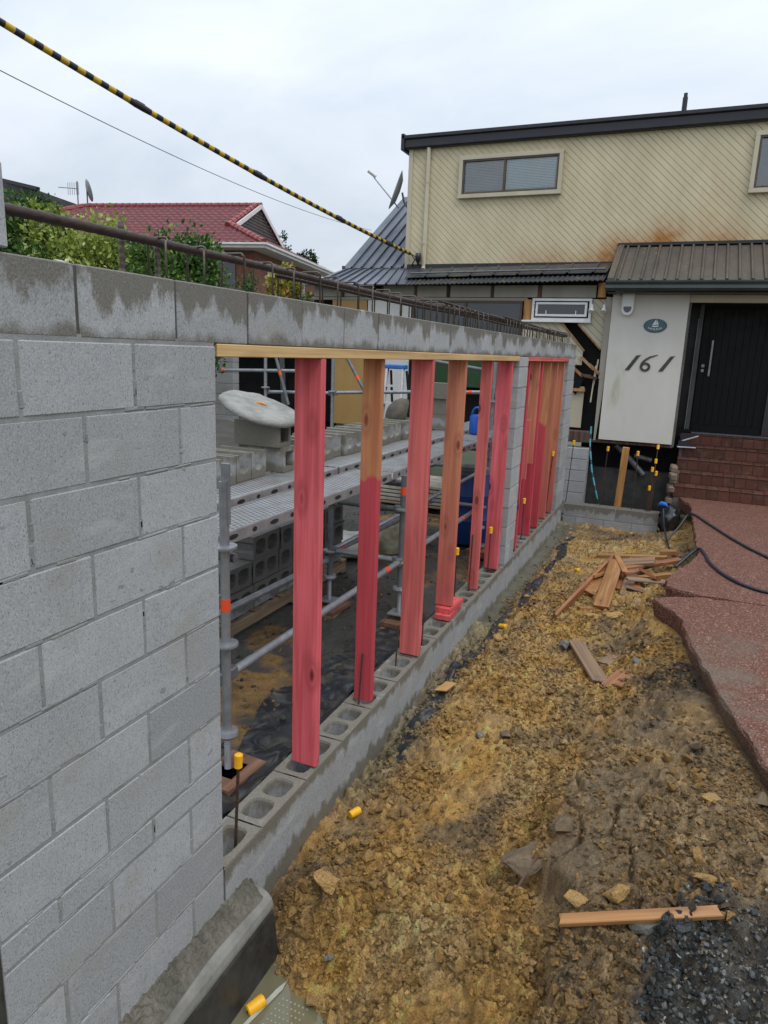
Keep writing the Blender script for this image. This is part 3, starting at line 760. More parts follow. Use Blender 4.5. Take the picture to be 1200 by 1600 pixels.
# ------------------------------------------------------------------ timber
def timber(name, c1, c2, knot=(.16, .05, .03), pink=None, zcut=None, up=True, ksc=2.3, rough=.62, seed=0.0, soft=.012):
    """grain along the long axis of the piece (object space Z)"""
    t = NT(name); pa = t.n('ShaderNodeVectorMath', operation='ADD'); t.l(t.map(t.P(True), (1, 1, 1), (0, 0, 0), (seed, seed * 1.7, seed * .6)), pa.inputs[0]); t.l(t.math('MULTIPLY', t.rnd(), 23.), pa.inputs[1]); p = pa.outputs[0]; s = t.sep(p)
    warp = t.noise(t.map(p, (6, 6, 1.6)), 1.0, 3)
    g = t.noise(t.map(p, (95, 60, 2.2)), 1.0, 3, .6, .25); g2 = t.noise(t.map(p, (26, 26, .9)), 1.0, 3, .5, .6)
    col = t.mix(t.mr(g2, .38, .62), c1, tuple(x * .84 for x in c2))
    col = t.mix(t.mr(g, .48, .68, 0, .36), col, tuple(x * .55 for x in c2)); fade = t.noise(t.map(p, (9, 9, 1.1)), 1.0, 4, .6); col = t.mix(t.mr(fade, .5, .72, 0, .35), col, tuple(min(x * 1.1 + .10, .8) for x in c1))
    if pink:
        e = t.mr(t.math('ADD', t.sep(t.P(True))[2], t.mr(warp, .3, .7, -.06, .06)), zcut - soft, zcut + soft, 1 if up else 0, 0 if up else 1)
        pk = t.mix(t.mr(g2, .36, .66), pink, tuple(x * .8 for x in pink)); pk = t.mix(t.mr(g, .48, .66, 0, .5), pk, tuple(x * .6 for x in pink))
        col = t.mix(e, col, pk)
    v = t.voro(t.map(p, (ksc * 2.6, ksc * 2.6, ksc)), 1.0); k1 = t.mr(v, .07, .125, 1, 0); ring = t.math('MULTIPLY', t.mr(v, .10, .17, 0, 1), t.mr(v, .17, .28, 1, 0))
    col = t.mix(t.math('MULTIPLY', ring, .35), col, knot); col = t.mix(k1, col, knot)
    blot = t.noise(t.map(p, (5, 5, 1.3)), 1.0, 3); col = t.mix(t.mr(blot, .5, .75, 0, .3), col, t.mix(1., col, (.7, .6, .6), 'MULTIPLY'))
    return t.set(col, t.mr(g2, .3, .7, rough - .12, rough + .12), t.bump(g, .15, .002), 0, .35)
PK = (.66, .118, .135); PK2 = (.56, .12, .105); SAL = (.53, .20, .105); SAL2 = (.46, .155, .085)
M_PINK = timber('pink_treated_pine', PK, (.58, .088, .10), (.15, .012, .018), seed=.3)
M_PINK2 = timber('pink_treated_pine_pale', (.64, .14, .13), PK2, (.17, .03, .03), seed=2.2)
M_PINK3 = timber('pink_treated_pine_deep', (.56, .06, .08), (.48, .045, .065), (.10, .01, .012), seed=4.1)
M_SALM = timber('salmon_pine', SAL, SAL2, (.2, .05, .025), pink=(.54, .12, .10), zcut=-.35, up=True, seed=1.2, soft=.45)
M_HALF = timber('half_dyed_pine', (.50, .215, .09), (.46, .17, .075), (.2, .05, .025), pink=(.50, .06, .075), zcut=.32, up=True, seed=3.3)
M_PINE = timber('raw_pine', (.60, .40, .185), (.52, .32, .13), (.24, .11, .04), ksc=1.9, seed=.9)
M_REDEND = timber('fluoro_pink_pine', (.68, .10, .10), (.58, .075, .08), (.2, .03, .03), seed=5.1)

def stud(y, label, mat, x0=-.165, x1=-.022, ylen=.045, z0=.202, z1=2.253, tilt=(0, 0), name='timber_prop'):
    b = MB(); cx, cy = (x0 + x1) / 2, y; h = z1 - z0
    b.box((0, 0, 0), (x1 - x0, ylen, h), None, .004)
    o = inst(name, b.mesh(name, mat), None, (cx, cy, z0 + h / 2), (tilt[0], tilt[1], random.uniform(-.03, .03)))
    return tag(o, label, 'timber prop', 'pink timber props under the bond beam')
def make_timber():
    b = MB(); b.box((-.097, 2.40, 2.2755), (.18, 4.785, .045), None, .003)
    # lengthwise grain: build along Z then lay down
    m = MB(); m.box((0, 0, 0), (.045, .18, 4.785), None, .003)
    o = inst('timber_plate', m.mesh('timber_plate', M_PINE), None, (-.088, 2.40, 2.2765), (math.radians(90), 0, math.radians(0)))
    o.rotation_euler = Euler((math.radians(-90), math.radians(90), 0)); tag(o, 'long raw pine plate under the bond beam of the nearer opening', 'timber')
    m = MB(); m.box((0, 0, 0), (.045, .18, 2.585), None, .003)
    o = inst('timber_plate', m.mesh('timber_plate', M_PINK2), None, (-.086, 6.50, 2.2765), Euler((math.radians(-90), math.radians(90), 0))); tag(o, 'short pink plate under the bond beam of the farther opening', 'timber')
    stud(.011, 'thin edge of a red prop seen along the jamb of the near wall', M_PINK, -.16, -.02, .016, tilt=(-.0035, 0))
    stud(.80, 'nearest wide pink prop with dark knots standing on the sill', M_PINK, -.142, .0)
    stud(1.55, 'second prop from the near wall, brown above and pink below', M_HALF, -.145, -.030)
    stud(2.31, 'third prop from the near wall, pale red with one dark knot low down', M_PINK2, -.150, -.002)
    stud(3.13, 'salmon coloured prop standing on two pink packers', M_SALM, -.168, -.028, .045, .30)
    stud(3.92, 'narrow dark pink prop between the salmon prop and the last wide one', M_PINK2, -.128, -.035)
    stud(4.62, 'last wide bright pink prop beside the block pier', M_PINK)
    # packers under the salmon prop
    for k, z in enumerate((.2245, .271)):
        m = MB(); m.box((0, 0, 0), (.045, .13, .34 - .03 * k), None, .003)
        o = inst('timber_packer', m.mesh('timber_packer', M_REDEND), None, (-.085 + .006 * k, 3.20 + .02 * k, z), Euler((math.radians(-90), math.radians(90), .04 - .1 * k)))
        tag(o, ('lower' if k == 0 else 'upper') + ' pink packer under the salmon prop on the sill', 'timber packer', 'packers under the salmon prop')
    # farther opening: boards standing close together
    far = [(5.46, M_PINK3, -.17, -.03, .202, 2.253, 'deep red prop just past the block pier, farther opening'),
           (5.95, M_SALM, -.165, -.02, 1.1, 2.253, 'short orange board hanging behind the nailed pink cleat'),
           (6.18, M_PINK3, -.17, -.03, .202, 2.253, 'dark crimson prop in the middle of the farther opening'),
           (6.62, M_HALF, -.165, -.02, .202, 2.253, 'prop orange at the top and red below, farther opening'),
           (7.18, M_SALM, -.165, -.03, .202, 2.253, 'salmon prop next to the last one in the farther opening'),
           (7.62, M_SALM, -.165, -.02, .202, 2.253, 'farthest orange brown prop against the end pier')]
    for y, m_, a, b_, z0, z1, lab in far: stud(y, lab, m_, a, b_, .045, z0, z1)
    stud(5.72, 'short red cleat nailed across the props of the farther opening', M_PINK2, -.13, -.035, .03, .95, 1.62)
make_timber()

# ------------------------------------------------------------------ reinforcing
M_RUST = simple('rusty_steel', (.085, .048, .032), (.045, .03, .025), 30, .7, .5, 120, metal=.35, rr=.15)
M_BAR = simple('dark_rebar', (.038, .024, .022), (.07, .045, .038), 25, .55, .5, 120, metal=.45)
M_STIR = simple('grey_wire_steel', (.14, .12, .10), (.085, .06, .045), 40, .5, .3, 140, metal=.5)
M_CAP = simple('yellow_plastic', (.80, .42, .01), (.74, .36, .008), 20, .42, .08, 80, spec=.5, rr=.05)
def ribbed(b, p0, p1, r, pitch=.012):
    p0 = Vector(p0); p1 = Vector(p1); n = max(2, int((p1 - p0).length / pitch)); n = min(n, 90)
    pts = []; rs = []
    for i in range(n + 1):
        pts.append(p0.lerp(p1, i / n)); rs.append(r * (1.13 if i % 2 else .93))
    b.tube(pts, rs, 8)
def make_cage():
    cg = thing('bond_beam_reinforcement', 'rusty steel bar with wire stirrups running along the top of the wall', 'reinforcement', (-.095, 3.6, 2.5))
    pts = [(-.095, y, 2.607 - .002 * y + .004 * math.sin(y * 1.7)) for y in np.linspace(-.9, 8.05, 60)]
    b = MB(); pts = [Vector(pts[0]).lerp(Vector(pts[-1]), i / 420) + Vector((0, 0, .004 * math.sin(i * .036))) for i in range(421)]; b.tube(pts, [.0152 if i % 2 else .0134 for i in range(421)], 10); b.build('long_bar', M_BAR, cg, True)
    b = MB(); b.tube([(-.13, y, 2.585 + .004 * math.sin(y * 2.3)) for y in np.linspace(.6, 8.1, 40)], .008, 8); b.build('long_bar', M_BAR, cg, True)
    for a, c in ((4.3, 6.6), (2.6, 5.2)):
        b = MB(); b.tube([(-.06 - .01 * (a < 3), y, 2.635 - .012 * (y - a)) for y in np.linspace(a, c, 12)], .009, 8); b.build('lap_bar', M_BAR, cg, True)
    def stir(y, h, w, j):
        x0, x1 = -.095 - w, -.095 + w; zt = 2.607 + h; r_ = .014; P = [(x0, y, 2.47)]
        P += [(x0, y + j * .1, zt - r_)]
        for k in range(1, 5): a = k / 5 * math.pi / 2; P.append((x0 + r_ * (1 - math.cos(a)), y + j * .2, zt - r_ + r_ * math.sin(a)))
        for k in range(0, 5): a = k / 5 * math.pi / 2; P.append((x1 - r_ * (1 - math.sin(a)), y + j * .6, zt - r_ + r_ * math.cos(a)))
        P += [(x1, y + j, zt - r_), (x1, y + j, 2.47)]
        b = MB(); b.tube(P, .0042, 6); return b
    r = random.Random(4); y = -.16
    while y < 8.0:
        stir(y, .016 + r.uniform(-.004, .006), .045, r.uniform(-.03, .03)).build('stirrup', M_STIR, cg, True)
        y += .20 * r.uniform(.9, 1.1) if y < 2.0 else .135 * r.uniform(.85, 1.15)
    for y, h, r_ in ((-.285, .15, .0085), (-.125, .14, .0095), (3.1, .10, .008), (5.0, .10, .008)):
        b = MB(); ribbed(b, (-.135, y, 2.47), (-.135, y, 2.5 + h), r_, .011); b.build('starter_bar', M_STIR, cg)
make_cage()

def starter(x, y, z0, z1, label, cap=True, lean=(0, 0), r=.0065, grp='capped starter bars', cs=1.0):
    t = thing('starter_bar', label, 'steel bar', (x, y, z0), grp)
    top = Vector((x + lean[0], y + lean[1], z1))
    b = MB(); ribbed(b, (x, y, z0), top, r, .012); b.build('bar', M_RUST, t)
    if cap:
        c = MB(); c.lathe([(.0, .030), (.013, .030), (.0185, .026), (.0195, .012), (.0175, -.022), (.0185, -.027), (.012, -.030), (.011, -.012)], (0, 0, 0), 16)
        q = Vector((lean[0], lean[1], z1 - z0)).to_track_quat('Z', 'Y').to_euler()
        o = inst('safety_cap', c.mesh('safety_cap', M_CAP, smooth=True), t, top, q, (cs, cs, cs * 1.1)); auto(o)
    return t
def make_starters():
    starter(-.085, .19, .02, .545, 'rusty bar with yellow cap rising from the sill nearest the camera', True, (.012, .02), .0068)
    starter(-.10, 1.49, .02, .52, 'bare rusty bar standing in front of the half dyed prop', False, (.015, .02), .0055, None)
    starter(-.11, 2.12, .02, .47, 'bare rusty bar beside the third prop', False, (0, .03), .0055, None)
    starter(-.10, 2.62, .02, .40, 'short bare bar in front of the salmon prop packers', False, (.005, .01), .0055, None)
    starter(-.16, 3.62, .05, .62, 'bar with yellow cap seen right of the salmon prop', True, (.0, .0), .0055)
    starter(-.10, 3.86, .05, .72, 'bare bar in front of the narrow dark pink prop', False, (.0, .02), .006, None)
    starter(-.095, 4.50, .05, .62, 'bar with yellow cap in front of the last wide pink prop', True, (0, .02), .006)
    starter(-.095, 6.02, .05, .64, 'bar with yellow cap in front of the dark crimson prop', True, (0, .02), .006)
    starter(-.095, 6.72, .05, .62, 'bar with yellow cap in front of the orange and red prop', True, (0, .02), .006)
    starter(-.095, 7.55, .05, 1.02, 'tall bar with yellow cap in front of the farthest prop', True, (.03, .04), .006)
make_starters()
# ------------------------------------------------------------------ scaffold and site clutter behind the wall
M_GALV = simple('galvanised_tube', (.33, .345, .36), (.22, .23, .245), 14, .42, .12, 90, metal=.55, rr=.1)
M_GALVD = simple('weathered_tube', (.17, .18, .19), (.11, .115, .12), 14, .5, .15, 90, metal=.45, rr=.1)
M_ORANGE = simple('orange_tape', (.80, .09, .02), (.70, .07, .02), 20, .5, .05, 60)
M_SOLE = timber('scaffold_sole_timber', (.20, .105, .06), (.13, .07, .045), (.07, .03, .02), rough=.7, seed=7.)
M_WOODGREY = timber('pallet_timber', (.26, .185, .11), (.17, .12, .075), (.08, .05, .03), rough=.75, seed=8.)
def rosette(b, x, y, z):
    n = 16; P = []
    b.lathe([(.024, .016), (.062, .012), (.064, .004), (.062, -.004), (.024, -.012)], (x, y, z), n)
def standard(parent, x, y, z0, z1, ros, mat, bands=(), jack=True):
    b = MB(); b.tube([(x, y, z0 + (.2 if jack else 0)), (x, y, z1)], .0242, 14)
    o = b.build('standard', mat, parent, 'auto')
    for z in ros:
        r = MB(); rosette(r, x, y, z); r.build('rosette', M_GALV, o, 'auto')
    for z in bands:
        r = MB(); r.tube([(x, y, z - .032), (x, y, z + .032)], .0255, 14); r.build('orange_band', M_ORANGE, o, 'auto')
    if jack:
        r = MB(); n = 46; r.tube([(x, y, z0 + .24 * i / n) for i in range(n)], [.019 if i % 2 else .0165 for i in range(n)], 10)
        r.box((x, y, z0 - .003), (.15, .15, .008)); r.lathe([(.02, .02), (.055, .018), (.06, .0), (.055, -.012), (.02, -.014)], (x, y, z0 + .205), 12)
        r.build('base_jack', M_GALV, parent)
def ledger(parent, a, b_, mat=None, name='ledger', bands=()):
    a = Vector(a); c = Vector(b_); d = (c - a).normalized(); b = MB(); b.tube([a, c], .0242, 12)
    o = b.build(name, mat or M_GALV, parent, 'auto')
    for e, s in ((a, 1), (c, -1)):
        q = MB(); q.plank(e - d * .012 * s, e + d * .055 * s, .05, .07, bev=.01); q.build('coupler', M_GALVD, o)
    for u in bands:
        q = MB(); m = a.lerp(c, u); q.tube([m - d * .03, m + d * .03], .0255, 12); q.build('orange_band', M_ORANGE, o, 'auto')
def sole(x, y, z0, label, n=2):
    t = thing('sole_pad', label, 'timber pad', (x, y, z0), 'timber pads under the scaffold feet')
    for k in range(n):
        b = MB(); b.box((0, 0, 0), (.04, .23, .36 - .05 * k), None, .004)
        inst('pad_board', b.mesh('pad_board', M_SOLE), t, (x + .02 * k, y, z0 + .02 + .041 * k), Euler((math.radians(-90), math.radians(90), .12 - .2 * k)))
def make_scaffold():
    s = thing('scaffold', 'galvanised tube scaffold with orange bands standing just behind the wall', 'scaffold', (-.8, 3.0, .1))
    XF, XB = -.47, -1.12
    standard(s, XF, .68, .12, 1.66, (1.33, .82), M_GALV, (1.035,)); standard(s, XF, 3.07, .185, 1.34, (1.06, .62), M_GALVD, (1.215,)); standard(s, XF, 5.5, .18, 1.33, (1.06, .62), M_GALVD)
    standard(s, XB, .68, .18, 1.33, (1.06,), M_GALVD); standard(s, XB, 3.07, .185, 1.34, (1.06, .62), M_GALVD); standard(s, XB, 5.5, .18, 1.34, (1.06,), M_GALVD)
    b = MB(); b.box((XF + .012, .68, 1.60), (.05, .012, .30), None, .003); b.build('plank_bracket', M_GALV, s)
    for ya, yb in ((.70, 3.05), (3.09, 5.48)):
        ledger(s, (XF, ya, .65), (XF, yb, .63), bands=(.88,) if ya < 1 else (.7,)); ledger(s, (XB, ya, .60), (XB, yb, .55), bands=(.08,) if ya > 1 else ())
    for y in (.68, 3.07, 5.5):
        ledger(s, (XB + .02, y, 1.06), (XF - .02, y, 1.06), M_GALVD if y < 4 else M_GALV, 'transom'); ledger(s, (XB + .02, y, .63), (XF - .02, y, .63), name='transom')
        b = MB(); b.tube([(-1.78, y + .05, 1.268), (XF + .03, y + .05, 1.268)], .024, 12); b.build('putlog', M_GALVD, s, 'auto')
    b = MB(); b.tube([(XB, 3.1, .62), (XF, 5.46, 1.05)], .02, 10); b.build('diagonal_brace', M_GALV, s, 'auto')
    for x, y, k in ((XF, .68, 'under the near front foot of the scaffold'), (XF, 3.07, 'under the front foot behind the third prop'), (XB, 3.07, 'under the rear foot behind the second prop'), (XF, 5.5, 'under the far front foot by the blue barrel')):
        sole(x, y, IZ(x, y) - .012 if y > 1 else .04, 'stacked brown timber pads ' + k)
    # far scaffold in front of the house
    f = thing('scaffold', 'far scaffold of grey tubes standing in front of the plywood panel', 'scaffold', (-3, 6.8, .1))
    for x in (-4.15, -3.05, -1.75, -.75):
        standard(f, x, 6.8, .15, 2.22, (1.72, 1.0), M_GALV, (1.30,) if x < -3.5 else (), True)
    ledger(f, (-4.95, 6.8, 1.94), (-3.4, 6.8, 1.99), bands=(.04, .86)); ledger(f, (-4.15, 6.83, 1.66), (-3.07, 6.83, 1.70)); ledger(f, (-3.03, 6.8, 1.71), (-1.77, 6.8, 1.79)); ledger(f, (-1.73, 6.8, 1.79), (-.77, 6.8, 1.84), bands=(.7,)); ledger(f, (-.73, 6.8, 1.80), (-.25, 6.8, 1.80))
    for a, c in (((-2.82, 6.76, 2.2), (-2.30, 6.76, 1.38)), ((-3.95, 6.76, 2.16), (-3.74, 6.76, 1.5)), ((-1.6, 6.85, 2.2), (-.8, 6.85, 2.1))):
        b = MB(); b.tube([a, c], .024, 12); o = b.build('diagonal_brace', M_GALVD, f, 'auto')
        m = Vector(a).lerp(Vector(c), .33); d = (Vector(c) - Vector(a)).normalized(); q = MB(); q.tube([m - d * .03, m + d * .03], .0255, 12); q.build('orange_band', M_ORANGE, o, 'auto')
make_scaffold()

def make_planks():
    t = NT('perforated_steel'); p = t.P(); s = t.sep(p)
    # staggered rectangular punchings along the plank (Y), 48 mm pitch
    row = t.math('FLOOR', t.math('MULTIPLY', s[0], 1 / .032)); st = t.math('MULTIPLY', t.math('MODULO', t.math('ADD', row, 1000), 2.0), .5)
    fy = t.math('FRACT', t.math('ADD', t.math('ADD', t.math('MULTIPLY', s[1], 1 / .040), st), 100)); fx = t.math('FRACT', t.math('ADD', t.math('MULTIPLY', s[0], 1 / .032), 100))
    hole = t.math('MULTIPLY', t.math('MULTIPLY', t.math('GREATER_THAN', fy, .26), t.math('LESS_THAN', fy, .74)), t.math('MULTIPLY', t.math('GREATER_THAN', fx, .2), t.math('LESS_THAN', fx, .8)))
    n = t.noise(p, 6, 4); mud = t.noise(p, 9, 5, .65)
    col = t.mix(t.mr(n, .3, .7), (.36, .37, .38), (.26, .265, .27)); col = t.mix(t.mr(mud, .48, .66, 0, .75), col, (.24, .20, .135)); col = t.mix(hole, col, (.05, .05, .05))
    t.set(col, .5, t.bump(hole, -.6, .006), t.math('MULTIPLY', t.math('SUBTRACT', 1, hole), .35), .4); M_DECK = t.m
    side = simple('plank_side_steel', (.36, .35, .355), (.24, .235, .235), 9, .55, .2, 70, metal=.3)
    slot = simple('plank_slot', (.02, .02, .02), (.03, .03, .03), 9, .8)
    def plank(x0, x1, y0, y1, label, zt=1.36):
        o = thing('scaffold_plank', label, 'plank', ((x0 + x1) / 2, (y0 + y1) / 2, zt - .07), 'steel planks on the scaffold')
        b = MB(); b.box(((x0 + x1) / 2, (y0 + y1) / 2, zt - .004), (x1 - x0 - .024, y1 - y0, .004)); b.build('deck', M_DECK, o)
        for x, sg in ((x0, 1), (x1, -1)):
            b = MB(); b.prism([(x, y0, zt - .066), (x + sg * .022, y0, zt - .066), (x + sg * .022, y0, zt - .062), (x + sg * .005, y0, zt - .060), (x + sg * .005, y0, zt - .004), (x + sg * .014, y0, zt), (x + sg * .014, y0, zt + .003), (x + sg * .004, y0, zt + .002), (x, y0, zt - .006)], (0, y1 - y0, 0)); b.build('side_rail', side, o)
        k = 0; y = y0 + .12
        while y < y1 - .1:
            w = .045 if k % 2 else .022
            b = MB(); P = [(x1 + .001, y + w * math.cos(a) * (1.0 if abs(math.cos(a)) < .9 else 1), zt - .034 + .014 * math.sin(a)) for a in np.linspace(0, 2 * math.pi, 10, endpoint=False)]
            b.prism(P, (.0012, 0, 0)); b.build('slot', slot, o); y += .20; k += 1
    plank(-.88, -.56, .56, 3.02, 'nearest perforated steel scaffold plank, front row behind the first props')
    plank(-.88, -.56, 3.06, 5.5, 'middle perforated steel plank of the front row on the scaffold')
    plank(-.88, -.56, 5.54, 7.9, 'far perforated steel plank of the front row on the scaffold')
    plank(-1.33, -1.02, .50, 2.98, 'near muddy perforated plank in the second row of the scaffold')
    plank(-1.33, -1.02, 3.02, 5.46, 'middle perforated plank in the second row, before the block row')
    plank(-1.33, -1.02, 5.50, 7.9, 'far perforated plank in the second row of the scaffold')
    plank(-1.69, -1.36, .55, 3.03, 'near rear scaffold plank under the loose blocks')
    plank(-1.69, -1.36, 3.07, 5.51, 'middle rear scaffold plank under the row of trough blocks')
make_planks()

def make_site_blocks():
    # trough blocks in a row on the scaffold: U section, open towards the wall
    b = MB(); P = [(-.095, 0), (.095, 0), (.095, .19), (.062, .19)]
    P += [(.052 * math.cos(a), .085 - .035 * math.sin(a) * 1.0) for a in np.linspace(.1, math.pi - .1, 9)] + [(-.062, .19), (-.095, .19)]
    b.prism([(-.195, y, z) for y, z in P], (.39, 0, 0)); TR = b.mesh('trough_block', M_BLK_LOOSE)
    y = 1.85; k = 0; r = random.Random(9)
    ys = []
    while y < 5.75:
        if not (2.28 < y < 2.95): ys.append(y)
        y += .207
    for k, y in enumerate(ys):
        o = inst('trough_block', TR, None, (-1.475 + r.uniform(-.025, .02), y, 1.3625), (0, 0, r.uniform(-.05, .05)))
        n = len(ys); side = 'nearest the camera' if k < 2 else 'of the long row beyond the mortar board'
        pos = ['first', 'second', 'third', 'fourth', 'fifth', 'sixth', 'seventh', 'eighth', 'ninth', 'tenth', 'eleventh', 'twelfth', 'thirteenth', 'fourteenth', 'fifteenth', 'sixteenth', 'seventeenth', 'eighteenth'][k]
        tag(o, f'grey trough block on the rear scaffold plank, {pos} from the near end', 'block', 'row of trough blocks on the scaffold')
    # open ended blocks stacked under the mortar board
    b = MB(); w, h, q = .095, .19, .034
    for (ya, yb, za, zb) in ((-w, w, 0, q), (-w, w, h - q, h), (-w, -w + q, q, h - q), (w - q, w, q, h - q)): b.box((0, (ya + yb) / 2, (za + zb) / 2), (.39, yb - ya, zb - za))
    b.box((-.02, 0, h / 2), (.03, .13, .13)); OP = b.mesh('open_block', M_BLK_LOOSE)
    for k, (x, y, z, lab) in enumerate([(-1.45, 2.60, 1.3625, 'lower open block of the pair carrying the mortar board'), (-1.47, 2.57, 1.556, 'upper open block of the pair carrying the mortar board'),
                                        (-1.40, 6.42, 1.3625, 'lowest block of the short stack at the far end of the scaffold'), (-1.42, 6.44, 1.556, 'middle block of the short stack at the far end of the scaffold'), (-1.40, 6.41, 1.75, 'top block of the short stack at the far end of the scaffold')]):
        tag(inst('open_block', OP, None, (x, y, z), (0, 0, .06 - .04 * k)), lab, 'block', 'open blocks stacked on the scaffold')
    # mortar board, crusted pale
    m = simple('dried_mortar_crust', (.30, .295, .275), (.18, .175, .16), 7, .85, .8, 40, bd=.01)
    b = MB(); n = 40; prof = [(0, .006), (.04, .006), (.08, .007), (.12, .008), (.16, .008), (.20, .008), (.24, .007), (.27, .006), (.29, .004), (.315, -.006), (.318, -.018), (.31, -.026), (.28, -.03), (0, -.03)]
    b.lathe(prof, (0, 0, 0), n)
    b.v = [(x * 1.0 + .02 * noise3.noise(Vector((x * 9, y * 9, 0))) + .012 * math.sin(7 * math.atan2(y, x)) * (abs(x) + abs(y)), y * .92 + .02 * noise3.noise(Vector((x * 9 + 7, y * 9, 3))), z * 1.7 + .012 * noise3.fractal(Vector((x * 7, y * 7, 1)), 1, 2, 4) * (1 if z > -.01 else .3)) for x, y, z in b.v]
    o = inst('mortar_board', b.mesh('mortar_board', m, smooth=True), None, (-1.50, 2.58, 1.85), (math.radians(3), math.radians(19), 0)); tag(o, 'round mortar crusted board tilted on top of the stacked blocks', 'mortar board')
    b = MB(); b.tube([(-1.55, 2.56, 1.874), (-1.51, 2.60, 1.872), (-1.47, 2.63, 1.852)], [.008, .012, .006], 8); tag(b.build('work_glove', simple('orange_yellow_cloth', (.75, .30, .03), (.6, .16, .03), 30, .8, .3, 60), None, True), 'crumpled orange and yellow glove on the mortar board', 'glove')
    b = MB(); b.lathe([(0, .30), (.10, .285), (.22, .22), (.29, .12), (.30, 0), (.285, 0), (.26, .11), (.2, .2), (0, .27)], (0, 0, 0), 28); 
    o = inst('rubber_bucket', b.mesh('rubber_bucket', simple('dirty_black_rubber', (.06, .052, .042), (.12, .10, .075), 12, .8, .6, 50), smooth=True), None, (-1.50, 5.60, 1.56), (math.radians(75), 0, math.radians(-60)), (.7, .7, .7)); tag(o, 'mud covered rubber tub lying behind the block row', 'tub')
    # pallet of hollow blocks under the scaffold
    p = thing('pallet', 'timber pallet under the stacked grey blocks below the scaffold', 'pallet', (-1.85, 3.0, .11), 'pallets')
    def pallet(p, x0, x1, y0, y1, z):
        for k in range(6):
            y = y0 + (y1 - y0 - .1) * k / 5 + .05
            b = MB(); b.box((0, 0, 0), (.018, .095, x1 - x0), None, .003); inst('top_slat', b.mesh('top_slat', M_WOODGREY), p, ((x0 + x1) / 2, y, z + .12), (0, math.radians(90), 0))
        for k in range(3):
            x = x0 + .03 + (x1 - x0 - .06) * k / 2
            b = MB(); b.box((0, 0, 0), (.045, .09, y1 - y0), None, .003); inst('bearer', b.mesh('bearer', M_WOODGREY), p, (x, (y0 + y1) / 2, z + .065), Euler((math.radians(-90), 0, 0)))
        for k in range(3):
            y = y0 + (y1 - y0 - .1) * k / 2 + .05
            b = MB(); b.box((0, 0, 0), (.018, .095, x1 - x0), None, .003); inst('bottom_slat', b.mesh('bottom_slat', M_WOODGREY), p, ((x0 + x1) / 2, y, z + .01), (0, math.radians(90), 0))
    pallet(p, -2.4, -1.46, 2.05, 4.1, .10)
    HB = hollow_block('hollow_block', M_BLK_STACK)
    r = random.Random(2); words = ['bottom', 'second', 'third', 'top']
    cols = [(2.27, 2), (2.67, 3), (3.07, 3), (3.47, 3), (3.87, 3)]
    onm = ['first', 'second', 'third', 'fourth', 'fifth']
    for ci, (y, n) in enumerate(cols):
        for k in range(n):
            o = inst('hollow_block', HB, None, (-1.86 + .0, y, .335 + .196 * k), Euler((0, math.radians(90), r.uniform(-.02, .02)))); o.location.x = -1.67
            tag(o, f'grey hollow block on the pallet, {onm[ci]} column, {words[k]} of its stack', 'block', 'hollow blocks stacked on the pallet')
            o.location.x = -1.69 + r.uniform(-.012, .012)
    # second pallet with bagged goods, far behind
    p2 = thing('pallet', 'far pallet behind the props, stacked with pale boards', 'pallet', (-1.9, 7.2, .11), 'pallets'); pallet(p2, -2.5, -1.3, 6.9, 7.9, .10)
    m = simple('pale_boards', (.42, .39, .32), (.25, .22, .17), 6, .8)
    for k in range(5):
        b = MB(); b.box((-1.9 + .02 * (k % 2), 7.4, .26 + .055 * k), (1.15, .85, .04), None, .004); tag(b.build('pale_board', m), f"pale board in the far stack behind the props, {['lowest', 'second', 'third', 'fourth', 'topmost'][k]}", 'board', 'pale boards on the far pallet')
    # white ladder-like stack of plastic spacers right of the barrel
    sp = thing('spacer_stack', 'stack of white plastic spacers behind the blue barrel', 'stack', (-.42, 6.4, .1))
    wm = simple('dirty_white_plastic', (.55, .54, .50), (.38, .37, .33), 14, .6)
    for k in range(14):
        b = MB(); b.box((-.40 + .01 * (k % 2), 6.4, .14 + .062 * k), (.30, .34, .04), Euler((0, 0, .1 * (k % 3))).to_matrix(), .012); b.build('spacer', wm, sp)
make_site_blocks()

